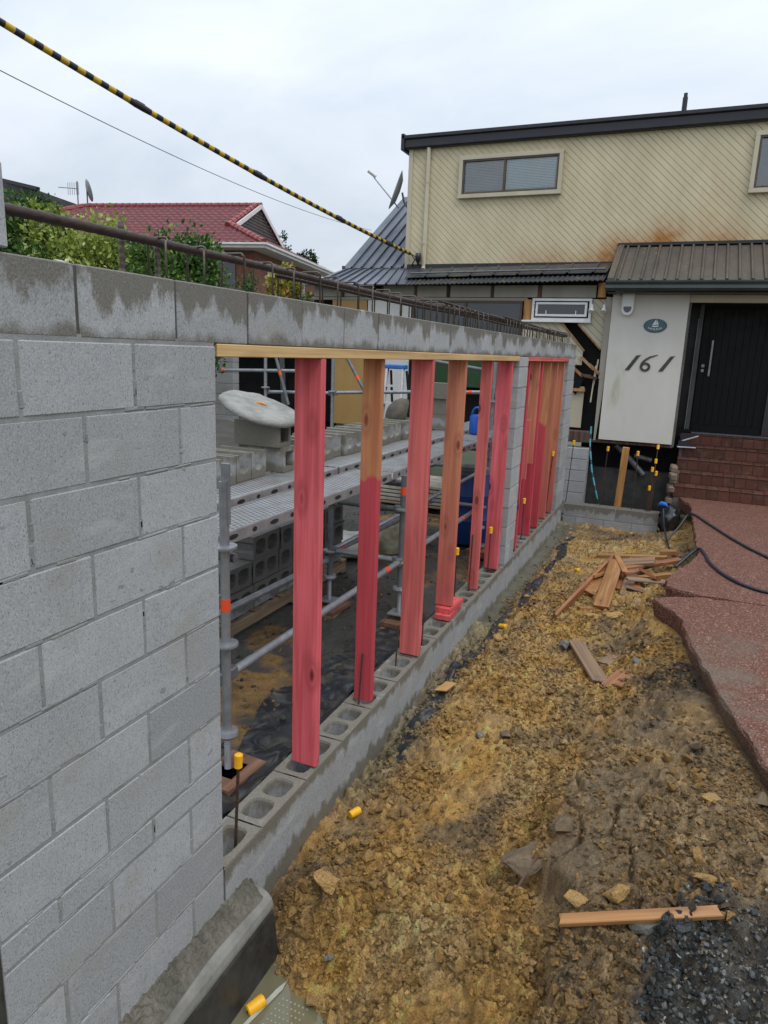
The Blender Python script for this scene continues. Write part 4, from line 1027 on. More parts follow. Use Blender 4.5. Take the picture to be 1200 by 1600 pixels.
def make_site_things():
    blue = simple('blue_plastic_drum', (.006, .035, .16), (.01, .05, .20), 6, .4, .1, 30, spec=.5)
    t = thing('drum', 'tall blue plastic drum behind the narrow prop', 'drum', (-.70, 5.78, .13))
    b = MB(); b.lathe([(0, 0), (.235, 0), (.25, .02), (.25, .27), (.258, .285), (.25, .30), (.25, .56), (.258, .575), (.25, .59), (.25, .80), (.235, .84), (.235, .86)], (-.70, 5.78, .14), 32); b.build('body', blue, t, 'auto')
    b = MB(); b.lathe([(0, .875), (.22, .875), (.24, .87), (.242, .83), (.25, .825)], (-.70, 5.78, .14), 32); b.build('lid', simple('drum_lid', (.12, .14, .17), (.08, .095, .12), 6, .5), t, 'auto')
    t = thing('bucket', 'mortar stained white bucket standing between the scaffold feet', 'bucket', (-1.36, 5.0, .09))
    w = simple('stained_white_bucket', (.50, .47, .36), (.25, .22, .14), 9, .6, .3, 30)
    b = MB(); b.lathe([(0, 0), (.12, 0), (.125, .01), (.15, .31), (.158, .31), (.158, .335), (.146, .335), (.12, .03), (0, .03)], (-1.36, 5.0, .095), 26); b.build('body', w, t, 'auto')
    b = MB(); b.lathe([(0, .25), (.141, .25)], (-1.36, 5.0, .095), 26); b.build('contents', simple('bucket_contents', (.06, .06, .055), None, 8, .6), t)
    b = MB(); b.tube([(-1.36 + .158 * math.cos(a), 5.0 + .158 * math.sin(a) * .55 - .1, .40 - .13 * abs(math.sin(a))) for a in np.linspace(0, math.pi, 14)], .004, 6); b.build('handle', M_GALV, t)
    blue2 = simple('bright_blue_plastic', (.012, .09, .42), (.01, .07, .34), 8, .4)
    t = thing('jug', 'small blue jug with looped handle standing on the far planks', 'jug', (-.78, 6.2, 1.362))
    b = MB(); b.lathe([(0, 0), (.075, 0), (.085, .01), (.085, .20), (.07, .23), (.0, .23)], (-.78, 6.2, 1.364), 18); b.build('body', blue2, t, 'auto')
    b = MB(); b.tube([(-.78 + .06 * math.cos(a), 6.2, 1.59 + .09 * math.sin(a)) for a in np.linspace(0, math.pi, 12)], .014, 8); b.build('handle', blue2, t, True)
    # sagging white bag of sand under the scaffold
    V = []; n, m_ = 22, 14
    for i in range(m_ + 1):
        v = i / m_ * math.pi
        for k in range(n):
            a = 2 * math.pi * k / n; r = math.sin(v) ** .7
            x = .42 * r * math.cos(a); y = .30 * r * math.sin(a); z = .12 - .12 * math.cos(v)
            f = float(fbm(np.array([x * 2 + 5]), np.array([y * 2 + z * 3]), 4, 4, 91)[0]); V.append((-1.78 + x * (1 + .2 * f), 4.6 + y * (1 + .2 * f), .105 + max(z + .08 * f * math.sin(v), 0)))
    F = [(i * n + k, i * n + (k + 1) % n, (i + 1) * n + (k + 1) % n, (i + 1) * n + k) for i in range(m_) for k in range(n)]
    b = MB(); b.add(V, F); tag(b.build('sand_bag', simple('white_woven_bag', (.52, .51, .47), (.36, .34, .29), 10, .6, .4, 30), None, True), 'slumped white sack lying behind the scaffold feet', 'sack')
    # black polythene along the inside of the wall
    xs = np.linspace(-.95, -.205, 60); ys = np.linspace(.35, 3.3, 190); X, Y = np.meshgrid(xs, ys)
    edge = -.62 + .28 * fbm(X * 0 + 3, Y, 1.3, 3, 120) + .25 * sstep(1.2, .5, Y)
    n1 = np.abs(fbm(X, Y, 2.4, 2, 121)); n2 = np.abs(fbm(X + .5 * Y, Y - .3 * X, 6, 2, 123))
    Z = .085 + .05 * n1 + .04 * n2 + .06 * sstep(-.3, -.2, X)
    h, w2 = X.shape; I = np.arange(h * w2).reshape(h, w2); F = np.stack([I[:-1, :-1], I[:-1, 1:], I[1:, 1:], I[1:, :-1]], -1).reshape(-1, 4)
    ok = (X > edge)[:-1, :-1].reshape(-1); t = NT('black_polythene'); t.set(t.mix(t.mr(t.noise(t.P(), 9, 4), .5, .7, 0, .7), (.016, .017, .02), (.085, .075, .055)), t.mr(t.noise(t.P(), 5, 3), .35, .65, .16, .4), None, 0, .55); global M_POLY; M_POLY = t.m
    me = from_np('polythene', np.stack([X, Y, Z], -1).reshape(-1, 3), F[ok], t.m, True); tag(inst('polythene_sheet', me), 'crumpled black polythene lying along the inside of the wall', 'plastic sheet')
    # the same sheet's edge outside, along the trench
    ys = np.linspace(1.5, 7.6, 420); us = np.linspace(0, 1, 18); U_, Y = np.meshgrid(us, ys)
    c = .17 + .10 * sstep(3.5, 5., Y) + .07 * fbm(Y * 0, Y, .8, 3, 131) + .02 * np.sin(Y * 6); wd = .05 + .05 * fbm(Y * 0 + 7, Y, 1.6, 3, 133); wd = np.clip(wd * 1.2 - .01, .003, .15)
    X = c + (U_ - .5) * wd * 2; Z = np.array([[soil_z(x, y) for x, y in zip(rx, ry)] for rx, ry in zip(X[::6], Y[::6])]); Z = np.repeat(Z, 6, 0)[:len(ys)]
    Z = Z + .003 + .045 * np.abs(fbm(X, Y, 5, 3, 135)) + .01 * np.sin(U_ * 3.14) - .03 * (np.abs(U_ - .5) > .45)
    h, w2 = X.shape; I = np.arange(h * w2).reshape(h, w2); F = np.stack([I[:-1, :-1], I[:-1, 1:], I[1:, 1:], I[1:, :-1]], -1).reshape(-1, 4)
    me = from_np('polythene', np.stack([X, Y, Z], -1).reshape(-1, 3), F, t.m, True); tag(inst('polythene_strip', me), 'torn strip of black polythene along the trench outside the wall', 'plastic sheet')
make_site_things()
# ------------------------------------------------------------------ the house at the end of the wall
def stain_mat(name, base, dark, rust=False, mould=None, bsc=3, rough=.6):
    t = NT(name); p = t.P(); s = t.sep(p); n = t.noise(t.map(p, (1.5, 1.5, .6)), 2.0, 5, .6); r = t.rnd(); f = t.noise(p, 120, 3)
    col = t.mix(t.mr(n, .3, .7), base, dark); col = t.mix(t.mr(r, 0, 1, 0, .25), col, dark)
    if rust:   # iron stain washed up from the porch flashing, and a streak from the roof edge
        wn = t.noise(t.map(p, (1.6, 1, .9)), 1.0, 4, .5)
        h = t.math('ADD', s[2], t.mr(wn, .3, .7, -.22, .20))
        low = t.mr(s[0], -.2, .25, .06, .30)
        a = t.mr(t.math('SUBTRACT', h, low), 3.78, 4.42, 1, 0); a = t.math('MULTIPLY', t.math('POWER', a, 1.6), t.mr(t.noise(t.map(p, (9, 1, 9), (0, math.radians(47), 0)), 1.0, 3), .25, .6, .55, 1.15)); bx = t.math('MULTIPLY', t.mr(s[0], -2.0, -.3), t.mr(s[0], 1.2, 3.0, 1, .6))
        st = t.math('MULTIPLY', t.mr(t.math('ABSOLUTE', t.math('ADD', t.math('ADD', s[0], t.math('MULTIPLY', s[2], .55)), -4.05)), 0, .5, 1, 0), t.mr(s[2], 5.8, 5.0, 0, .75))
        m = t.math('MAXIMUM', t.math('MULTIPLY', a, bx), t.math('MULTIPLY', st, t.mr(wn, .4, .65)))
        col = t.mix(t.math('MULTIPLY', m, .95), col, (.36, .145, .030))
    if mould:
        wn = t.noise(t.map(p, (6, 1, 1.6)), 1.0, 5, .6)
        m = t.math('MULTIPLY', t.mr(wn, .46, .66), mould(t, s)); col = t.mix(t.math('MULTIPLY', m, .6), col, (.26, .27, .10))
    return t.set(col, rough, t.bump(f, .08, .002), 0, .35)
M_BOARD = stain_mat('cream_weatherboard', (.62, .545, .37), (.51, .44, .285), True)
M_CREAM = stain_mat('cream_paint', (.53, .49, .37), (.43, .39, .29))
M_GREIGE = stain_mat('greige_paint', (.36, .335, .28), (.27, .25, .21))
M_PANEL = stain_mat('white_panel_paint', (.60, .585, .54), (.545, .53, .485), mould=lambda t, s: t.math('MULTIPLY', t.math('MULTIPLY', t.mr(s[0], .30, .42), t.mr(s[0], .48, .62, 1, 0)), t.math('MULTIPLY', t.mr(s[2], 1.45, 1.75), t.mr(s[2], 2.1, 2.45, 1, 0))))
M_WHITE = simple('white_aluminium', (.72, .73, .73), (.64, .65, .65), 5, .35, .05, 60)
M_BRONZE = simple('bronze_aluminium', (.10, .065, .042), (.075, .05, .035), 5, .4, .05, 60)
M_BLACKFAS = simple('black_fascia', (.018, .018, .022), (.03, .03, .034), 3, .35, .1, 30)
M_PAPER_SHADE = simple('black_paper_and_shade', (.008, .008, .009), (.018, .017, .016), 3, .7, .5, 8, bd=.03, spec=.15)  # building paper; also the black that paints shade in the opening and void
M_SPOUT = simple('dark_green_gutter', (.028, .042, .040), (.045, .06, .056), 4, .4, .08, 40)
M_NEWPINE = timber('fresh_framing_pine', (.50, .27, .09), (.42, .20, .06), (.18, .08, .03), seed=6.)
M_OLDPINE = timber('weathered_framing_pine', (.34, .20, .09), (.26, .14, .06), (.12, .06, .03), seed=6.6)
M_ROTTEN = timber('rotten_timber', (.13, .075, .05), (.06, .038, .03), (.03, .02, .015), rough=.85, seed=9.)
def glass_mat(name, tint=(.03, .035, .04), rough=.03):
    t = NT(name); return t.set(tint, rough, None, 0, .9)
M_GLASS = glass_mat('dark_window_glass'); 
def clear_glass():
    t = NT('clear_pane'); t.t.nodes.remove(t.b); g = t.n('ShaderNodeBsdfGlossy'); g.inputs['Roughness'].default_value = .02; tr = t.n('ShaderNodeBsdfTransparent'); tr.inputs[0].default_value = (.96, .98, .98, 1)
    fr = t.n('ShaderNodeFresnel'); fr.inputs[0].default_value = 1.5; m = t.n('ShaderNodeMixShader'); t.l(t.math('ADD', fr.outputs[0], .05), m.inputs[0]); t.l(tr.outputs[0], m.inputs[1]); t.l(g.outputs[0], m.inputs[2]); t.l(m.outputs[0], t.out.inputs[0]); return t.m
M_PANE = clear_glass()

def clip(poly, a, b, c):
    """keep a*x+b*z<=c"""
    out = []
    for i in range(len(poly)):
        p, q = poly[i], poly[(i + 1) % len(poly)]; dp = a * p[0] + b * p[1] - c; dq = a * q[0] + b * q[1] - c
        if dp <= 0: out.append(p)
        if dp * dq < 0: u = dp / (dp - dq); out.append((p[0] + (q[0] - p[0]) * u, p[1] + (q[1] - p[1]) * u))
    return out
def diag_boards(parent, poly, y, pitch=.083, th=.02, mat=None, ang=43, name='board'):
    a = math.radians(ang); nx, nz = math.sin(a), math.cos(a)            # boards fall to the right
    ks = [nx * p[0] + nz * p[1] for p in poly]; k = math.floor(min(ks) / pitch) * pitch
    while k < max(ks):
        q = clip(clip(poly, nx, nz, k + pitch - .0055), -nx, -nz, -k)
        if len(q) >= 3:
            b = MB(); b.prism([(x, y, z) for x, z in q], (0, th, 0))
            # a rounded nose along the lower edge
            b.build(name, mat or M_BOARD, parent)
        k += pitch
def bar(name, parent, x0, x1, y0, y1, z0, z1, mat, bev=.004):
    b = MB(); b.box(((x0 + x1) / 2, (y0 + y1) / 2, (z0 + z1) / 2), (x1 - x0, y1 - y0, z1 - z0), None, bev); return b.build(name, mat, parent)
def frame(name, parent, x0, x1, z0, z1, yf, d, w, mat, mulls=()):
    b = MB(); y = yf + d / 2
    for (a, c, e, f) in ((x0, x1, z1 - w, z1), (x0, x1, z0, z0 + w), (x0, x0 + w, z0 + w, z1 - w), (x1 - w, x1, z0 + w, z1 - w)): b.box(((a + c) / 2, y, (e + f) / 2), (c - a, d, f - e), None, .003)
    for m in mulls: b.box((m, y, (z0 + z1) / 2), (w, d * .98, z1 - z0 - 2 * w), None, .003)
    return b.build(name, mat, parent)
def window(parent, x0, x1, z0, z1, y, trim=.07, mull=None, blind='white', fm=None):
    w = frame('window', parent, x0, x1, z0, z1, y - .075, .073, trim, M_CREAM) if trim else None
    a = .045 if trim else 0
    base = w or parent
    frame('sash_frame', base, x0 + trim - .004, x1 - trim + .004, z0 + trim - .004, z1 - trim + .004, y - .064, .060, .035, fm or M_BRONZE, [mull] if mull else [])
    xs = [x0 + trim + .03, *( [mull] if mull else []), x1 - trim - .03]
    for i in range(len(xs) - 1):
        bar('backing', base, xs[i], xs[i + 1], y - .006, y - .002, z0 + trim + .02, z1 - trim - .02, M_GLASS, 0)
        if blind:
            sl = simple('blind_slats_' + str(i), (.62, .72, .74) if i else (.40, .41, .42), (.56, .66, .68) if i else (.33, .34, .35), 2, .6)
            b = MB(); z = z1 - trim - .04
            while z > z0 + trim + .05:
                b.box(((xs[i] + xs[i + 1]) / 2, y - .016, z), (xs[i + 1] - xs[i] - .05, .020, .003), Euler((math.radians(83), 0, 0)).to_matrix()); z -= .025
            b.build('blind', sl, base)
        bar('pane', base, xs[i] + .005, xs[i + 1] - .005, y - .034, y - .030, z0 + trim + .025, z1 - trim - .025, M_PANE, 0)
    return w
def ribbed_roof(name, parent, e0, e1, t0, t1, mat, pitch=.2, rib=.03, rw=.045, thick=.02, wavy=False):
    """quad roof sheet: eave e0-e1, top t0-t1 with ribs running down the slope"""
    e0, e1, t0, t1 = map(Vector, (e0, e1, t0, t1)); nrm = (e1 - e0).cross(t0 - e0).normalized()
    if nrm.z < 0: nrm = -nrm
    L = (e1 - e0).length; n = int(L / pitch); cross = []
    if wavy:
        m = int(L / .019)
        for i in range(m + 1): cross.append((i / m, rib * .5 * (1 + math.sin(i / m * L / .076 * 2 * math.pi))))
    else:
        x = 0
        cross.append((0, 0))
        while x + pitch < L:
            for d, h in ((pitch - rw, 0), (pitch - rw * .75, rib), (pitch - rw * .25, rib), (pitch, 0)): cross.append(((x + d) / L, h))
            x += pitch
        cross.append((1, 0))
    V = []; k = len(cross); S = 8
    for j in range(S + 1):
        v = j / S
        for u, h in cross: V.append(e0.lerp(e1, u).lerp(t0.lerp(t1, u), v) + nrm * h)
    F = [(j * k + i, j * k + i + 1, (j + 1) * k + i + 1, (j + 1) * k + i) for j in range(S) for i in range(k - 1)]
    o = len(V); V += [v - nrm * thick for v in V]
    F += [tuple(i + o for i in f[::-1]) for f in F]
    F += [(i, i + 1, o + i + 1, o + i) for i in range(k - 1)]
    for j in range(S): F += [(j * k, (j + 1) * k, o + (j + 1) * k, o + j * k), (j * k + k - 1, (j + 1) * k + k - 1, o + (j + 1) * k + k - 1, o + j * k + k - 1)]
    b = MB(); b.add(V, F); return b.build(name, mat, parent)
def roof_mat(name, c1, c2, lichen=(.32, .31, .26), la=.5, moss=0, metal=.0, rough=.5, sc=2.5):
    t = NT(name); p = t.P(); n = t.noise(t.map(p, (1, .5, .5)), sc, 5, .6); sp = t.noise(p, 26, 4, .6); g = t.noise(p, 5, 5, .65)
    col = t.mix(t.mr(n, .3, .7), c1, c2); col = t.mix(t.mr(sp, .64, .72, 0, la), col, lichen)
    if moss: col = t.mix(t.mr(g, .55, .66, 0, moss), col, (.10, .115, .045))
    return t.set(col, t.mr(n, .3, .7, rough - .1, rough + .15), t.bump(sp, .1, .003), metal, .45)

HOUSE = thing('house', 'two storey cream house with diagonal boards and a white panel numbered 161', 'house', (0, 11, -.2))
def make_upper():
    H = HOUSE
    # upper storey
    core = MB(); core.box((.9, 14.4, 4.4), (8.96, 7.14, 3.0)); core.build('upper_wall', M_GREIGE, H)
    diag_boards(H, [(-3.60, 3.70), (5.4, 3.70), (5.4, 5.93), (-3.60, 5.93)], 10.80)
    bar('corner_trim', H, -3.64, -3.56, 10.775, 10.86, 3.68, 5.90, M_CREAM)
    b = MB(); P = [(10.80, 5.875), (10.72, 5.875), (10.70, 5.90), (10.70, 6.02), (10.66, 6.04), (10.66, 6.09), (10.80, 6.10)]
    b.prism([(-3.74, y, z) for y, z in P], (9.2, 0, 0)); b.build('roof_fascia', M_BLACKFAS, H)
    b = MB(); b.prism([(-3.74, 10.8, 5.98), (5.46, 10.8, 5.98), (5.46, 18.2, 6.2), (-3.74, 18.2, 6.2)], (0, 0, .10)); b.build('upper_roof', M_BLACKFAS, H)
    bar('side_fascia', H, -3.76, -3.70, 10.66, 18.2, 5.85, 6.12, M_BLACKFAS)
    b = MB(); b.tube([(-3.25, 10.755, 5.88), (-3.25, 10.755, 3.86), (-3.24, 10.70, 3.80)], .038, 14); o = b.build('downpipe', M_CREAM, H, 'auto')
    for z in (5.3, 4.25):
        q = MB(); q.tube([(-3.25, 10.755, z - .012), (-3.25, 10.755, z + .012)], .042, 14); q.build('pipe_clip', M_CREAM, o)
    b = MB(); b.tube([(.92, 11.2, 6.05), (.92, 11.2, 6.44)], .04, 12); b.tube([(.92, 11.2, 6.42), (.92, 11.2, 6.50)], .03, 12); b.build('vent_pipe', M_BLACKFAS, H, 'auto')
    window(H, -2.66, -.85, 5.0, 5.69, 10.80, .065, -1.84)
    window(H, 2.00, 3.4, 4.87, 5.74, 10.80, .065, 2.75, blind=None)
    # porch roof, gutter
    m = roof_mat('brown_lichened_iron', (.105, .085, .066), (.06, .052, .044), (.42, .41, .36), .8, 0, .1, .55)
    ribbed_roof('porch_roof', H, (.215, 9.42, 3.455), (5.2, 9.42, 3.455), (.19, 10.80, 4.14), (5.2, 10.80, 4.14), m, .165, .034, .05)
    b = MB(); b.prism([(.205, 9.40, 3.43), (.205, 9.40, 3.50), (.18, 10.82, 4.20), (.18, 10.82, 4.12)], (.09, 0, 0)); b.build('barge_flashing', m, H)
    bar('ridge_flashing', H, .16, 5.3, 10.74, 10.82, 4.14, 4.19, M_BLACKFAS)
    b = MB(); b.prism([(.20, 9.42, 3.31), (.20, 9.32, 3.31), (.20, 9.29, 3.345), (.20, 9.30, 3.39), (.20, 9.275, 3.43), (.20, 9.275, 3.452), (.20, 9.42, 3.44)], (5.0, 0, 0)); b.build('gutter', M_SPOUT, H)
    bar('porch_soffit', H, .22, 5.2, 9.42, 10.8, 3.285, 3.30, M_BLACKFAS, 0)
    # lean-to roofs
    dk = roof_mat('mossy_black_iron', (.022, .024, .030), (.040, .042, .05), (.30, .30, .25), .55, .75, .1, .4)
    bl = roof_mat('blue_grey_iron', (.075, .088, .115), (.055, .064, .085), (.2, .2, .2), .15, 0, .25, .35)
    ribbed_roof('lean_to_roof', H, (-3.12, 9.50, 3.41), (.14, 9.50, 3.47), (-3.50, 10.80, 3.80), (.14, 10.80, 3.86), dk, .2, .020, .05, .012, True)
    ribbed_roof('lean_to_overlay', H, (-3.25, 9.85, 3.57), (.13, 9.85, 3.63), (-3.45, 10.60, 3.80), (.13, 10.60, 3.86), dk, .4, .02, .05, .01)
    b = MB(); b.tube([(-3.2, 9.98, 3.655), (.10, 9.98, 3.70)], .016, 8); b.build('grey_batten_pipe', M_GALVD, H, 'auto')
    bar('wall_flashing', H, -3.58, .2, 10.74, 10.81, 3.78, 3.90, M_BLACKFAS)
    ribbed_roof('left_lean_to_roof', H, (-5.06, 9.55, 3.43), (-3.10, 9.55, 3.43), (-4.96, 10.80, 3.83), (-3.50, 10.80, 3.83), bl, .2, .028, .04)
    ribbed_roof('steep_roof', H, (-4.94, 10.80, 3.85), (-3.62, 10.80, 3.85), (-4.94, 13.80, 5.74), (-3.62, 13.80, 5.74), bl, .21, .032, .045)
    b = MB(); b.prism([(-4.94, 10.8, 3.0), (-4.94, 10.8, 3.83), (-4.94, 13.8, 5.70), (-4.94, 13.8, 3.0)], (1.3, 0, 0)); b.build('attic_wall', M_GREIGE, H)
    bar('verge_cap', H, -4.975, -4.92, 10.82, 10.9, 3.84, 3.9, bl)
    bar('chimney', H, -4.12, -3.66, 13.55, 14.1, 5.3, 6.08, simple('dark_slate_cladding', (.05, .05, .058), (.035, .035, .04), 5, .6, .4, 40)); bar('chimney_cap', H, -4.19, -3.64, 13.48, 14.15, 6.08, 6.22, M_BLACKFAS)
    # gang of cables and a lamp at the corner where the service cable lands
    b = MB(); b.tube([(-3.50, 10.74, 4.08), (-3.42, 10.72, 3.98), (-3.47, 10.70, 3.86)], .012, 8); b.tube([(-3.50, 10.74, 4.08), (-3.36, 10.73, 4.0), (-3.32, 10.70, 3.88)], .008, 8); b.build('cable_tail', M_BLACKFAS, H, True)
    b = MB(); b.lathe([(0, .11), (.05, .10), (.06, .03), (.045, -.04), (.02, -.07), (.02, -.12), (0, -.12)], (-3.33, 10.66, 3.98), 14); b.build('wall_lamp', M_BLACKFAS, H, True)
make_upper()

def make_lower():
    H = HOUSE; Y = 9.8
    bar('lower_core', H, -5.1, .25, 9.95, 10.9, .95, 3.44, M_PAPER_SHADE, 0)
    # soffit boards between brown rafters
    for a, c in ((-5.0, -4.45), (-4.38, -3.82), (-3.62, -3.04), (-2.98, -2.45), (-2.38, -1.68), (-1.62, -.9), (-.83, .02)):
        bar('soffit_panel', H, a, c, Y - .03, Y, 3.24, 3.43, M_GREIGE)
    for x in (-4.415, -3.78, -3.66, -3.01, -2.415, -1.65, -.865):
        bar('rafter_end', H, x - .03, x + .03, Y - .02, Y + .05, 3.23, 3.43, M_ROTTEN)
    bar('head_beam', H, -5.05, -1.06, Y - .012, Y + .05, 3.185, 3.235, M_GREIGE)
    # brown strip window, two panes
    w = frame('strip_window', H, -3.06, -1.13, 2.45, 3.185, Y - .03, .06, .035, M_BRONZE, [-2.10])
    bar('pane', w, -3.03, -2.12, Y, Y + .008, 2.48, 3.155, M_GLASS, 0); bar('pane', w, -2.08, -1.16, Y, Y + .008, 2.48, 3.155, M_GLASS, 0)
    bar('framing_post', H, -1.11, -.985, Y - .02, Y + .06, 2.86, 3.21, M_NEWPINE)
    # white window
    w = frame('white_window', H, -.965, -.025, 2.885, 3.225, Y - .075, .09, .04, M_WHITE)
    frame('sash', w, -.90, -.09, 2.945, 3.165, Y - .095, .05, .035, M_WHITE)
    bar('pane', w, -.87, -.12, Y - .065, Y - .06, 2.975, 3.135, M_GLASS, 0); bar('sill', w, -1.12, -.02, Y - .09, Y + .02, 2.855, 2.885, M_WHITE)
    bar('stay', w, -.74, -.725, Y - .075, Y - .066, 2.975, 3.04, M_WHITE); bar('stay', w, -.27, -.255, Y - .075, Y - .066, 2.975, 3.04, M_WHITE)
    # broken remains of the diagonal cladding
    diag_boards(H, [(-1.12, 2.2), (-.10, 2.2), (-.10, 2.42), (-.47, 2.855), (-1.12, 2.855)], Y - .02, .083, .02, M_CREAM)
    diag_boards(H, [(-.22, 2.855), (.19, 2.44), (.19, 3.22), (-.02, 3.22), (-.02, 2.855)], Y - .02, .083, .02, M_CREAM)
    b = MB(); b.plank((-.48, Y - .03, 2.86), (-.08, Y - .03, 2.42), .02, .03); b.build('torn_edge', M_OLDPINE, H)
    b = MB(); b.plank((-.22, Y - .03, 2.84), (.17, Y - .03, 2.45), .018, .025); b.build('torn_edge', M_OLDPINE, H)
    bar('corner_trim', H, .185, .285, Y - .07, Y + .02, 2.0, 3.25, M_GREIGE)
    b = MB(); b.prism([(.20, Y - .07, 2.0), (.285, Y - .07, 2.0), (.235, Y - .07, 1.02), (.205, Y - .07, 1.02)], (0, .04, 0)); b.build('corner_trim_foot', M_GREIGE, H)
    M_SPL = M_OLDPINE
    for k, (a, c) in enumerate((((-.12, 9.72, 2.33), (.10, 9.74, 2.14)), ((.02, 9.74, 2.22), (.19, 9.72, 2.08)), ((-.22, 9.70, 2.16), (-.06, 9.73, 2.02)), ((-.08, 9.70, 2.05), (.16, 9.72, 2.0)))):
        b = MB(); b.plank(a, c, .035, .045); b.build('splintered_stick', M_SPL if k < 3 else M_ROTTEN, H)
    bar('lining_sheet', H, -.30, -.03, Y + .05, Y + .06, 1.19, 1.86, stain_mat('buff_lining', (.50, .45, .33), (.42, .38, .28)))
    bar('nogging', H, -.24, -.01, Y - .02, Y + .05, 1.78, 1.83, M_NEWPINE); bar('nogging', H, -.03, .06, Y - .02, Y + .05, 2.0, 2.06, M_ROTTEN)
    b = MB(); b.plank((.13, Y - .06, 2.2), (.10, Y - .06, 1.62), .02, .03, (0, 1, 0)); b.plank((.155, Y - .06, 2.3), (.12, Y - .06, 1.9), .02, .03, (0, 1, 0)); b.build('white_sliver', M_CREAM, H)
    b = MB(); b.prism([(-.30, Y + .02, 2.1), (-.04, Y + .02, 2.0), (-.12, Y + .02, 1.80), (-.16, Y + .02, 1.72), (-.30, Y + .02, 1.9)], (0, .006, 0)); b.build('hanging_paper', M_PAPER_SHADE, H)
    bar('rotten_bearer', H, -.28, .17, Y - .12, Y + .05, .97, 1.155, M_ROTTEN, .015); bar('rotten_bearer', H, .12, 1.40, Y - .06, Y + .04, .985, 1.03, M_ROTTEN, .008)
    bar('new_bracket', H, .05, .17, Y - .1, Y - .02, 3.24, 3.46, M_NEWPINE)
    for x in (-.01, .17):
        b = MB(); b.lathe([(.0, .05), (.018, .05), (.02, .0), (.045, -.05), (.05, -.065), (0, -.06)], (x, Y - .14, 3.08), 14, Euler((math.radians(-25), 0, 0)).to_matrix()); b.build('flood_lamp', M_WHITE, H, 'auto')
    # facade further left, seen through the openings
    bar('plywood_sheet', H, -4.62, -3.93, Y - .03, Y, .95, 3.18, stain_mat('plywood', (.42, .27, .10), (.34, .20, .07))); bar('white_sheet', H, -3.91, -3.08, Y - .03, Y, .95, 3.18, stain_mat('white_sheet_paint', (.62, .61, .58), (.54, .53, .5)))
    bar('door_jamb', H, -3.06, -2.97, Y - .05, Y, .2, 2.44, M_PAPER_SHADE); bar('green_panel', H, -2.62, -1.70, Y - .04, Y, 1.75, 2.44, simple('dark_green_panel', (.02, .06, .02), (.015, .045, .016), 4, .5)); bar('dark_panel', H, -1.68, -.95, Y - .04, Y, .6, 2.2, simple('navy_panel', (.02, .026, .045), None, 4, .5))
    bar('opening_shade_sheet', H, -7.6, -4.66, Y + .25, Y + .3, -.1, 2.6, M_PAPER_SHADE, 0); bar('header', H, -7.6, -4.6, Y - .05, Y + .3, 2.35, 2.7, M_GREIGE)  # solid black sheet: the shade inside the opening put into its colour
    for x in (-5.72, -4.98): 
        b = MB(); b.plank((x, Y, 2.4), (x + .12, Y, .4), .09, .05, (0, 1, 0)); b.build('framing_post', M_GALVD, H)
    # white panel with the number
    P = bar('entry_panel', H, .285, 1.385, 9.70, 9.74, 1.045, 3.285, M_PANEL, .003)
    dg = simple('dark_bronze_numeral', (.055, .05, .047), (.08, .072, .066), 12, .45, .1, 60, metal=.3)
    def numeral(poly, name='numeral'):
        b = MB(); b.prism([(x, 9.688, z) for x, z in poly], (0, .0115, 0)); return b.build(name, dg, P)
    for x in (.575, 1.065):
        numeral([(x, 2.155), (x + .062, 2.155), (x + .20, 2.375), (x + .218, 2.392), (x + .148, 2.380), (x + .135, 2.36)])
    pts = []; R0 = .052; cx, cz = .868, 2.212
    outer = []; inner = []
    for a in np.linspace(math.radians(120), math.radians(480), 28, endpoint=True):
        outer.append((cx + .078 * math.cos(a), cz + .070 * math.sin(a))); inner.append((cx + .040 * math.cos(a), cz + .036 * math.sin(a)))
    b = MB(); n = len(outer); V = [(x, 9.688, z) for x, z in outer] + [(x, 9.688, z) for x, z in inner] + [(x, 9.6995, z) for x, z in outer] + [(x, 9.6995, z) for x, z in inner]
    F = []
    for k in range(n - 1): F += [(k, k + 1, n + k + 1, n + k), (2 * n + k, 3 * n + k, 3 * n + k + 1, 2 * n + k + 1), (k, 2 * n + k, 2 * n + k + 1, k + 1), (n + k, n + k + 1, 3 * n + k + 1, 3 * n + k)]
    b.add(V, F)
    tail = [(cx - .078, cz + .0), (cx - .066, cz + .062), (cx - .02, cz + .115), (cx + .05, cz + .16), (cx + .165, cz + .192), (cx + .16, cz + .18), (cx + .07, cz + .142), (cx + .008, cz + .098), (cx - .03, cz + .05), (cx - .040, cz + .0)]
    b.prism([(x, 9.6875, z) for x, z in tail], (0, .0118, 0)); b.build('numeral', dg, P)
    # oval plaque with a little sailing boat
    b = MB(); b.prism([(.945 + .168 * math.cos(a), 9.690, 2.83 + .103 * math.sin(a)) for a in np.linspace(0, 2 * math.pi, 40, endpoint=False)], (0, .0095, 0)); pl = b.build('plaque', simple('slate_blue_plaque', (.045, .085, .105), (.035, .07, .09), 14, .4), P)
    b = MB(); b.prism([(.945 + .155 * math.cos(a), 9.688, 2.83 + .092 * math.sin(a)) for a in np.linspace(0, 2 * math.pi, 40, endpoint=False)], (0, .0015, 0)); b.build('plaque_face', simple('slate_blue_face', (.065, .125, .155), (.055, .105, .13), 14, .4), pl)
    wm = simple('white_print', (.66, .70, .72), (.6, .64, .66), 14, .5)
    for poly in ([(.950, 2.925), (.90, 2.838), (.952, 2.842)], [(.957, 2.92), (.958, 2.843), (.992, 2.85)], [(.895, 2.828), (.995, 2.832), (.985, 2.813), (.908, 2.811)]):
        b = MB(); b.prism([(x, 9.6865, z) for x, z in poly], (0, .0012, 0)); b.build('boat_emblem', wm, pl)
    b = MB(); r = random.Random(8)                                   # a curved line of letters too small to read in the photograph
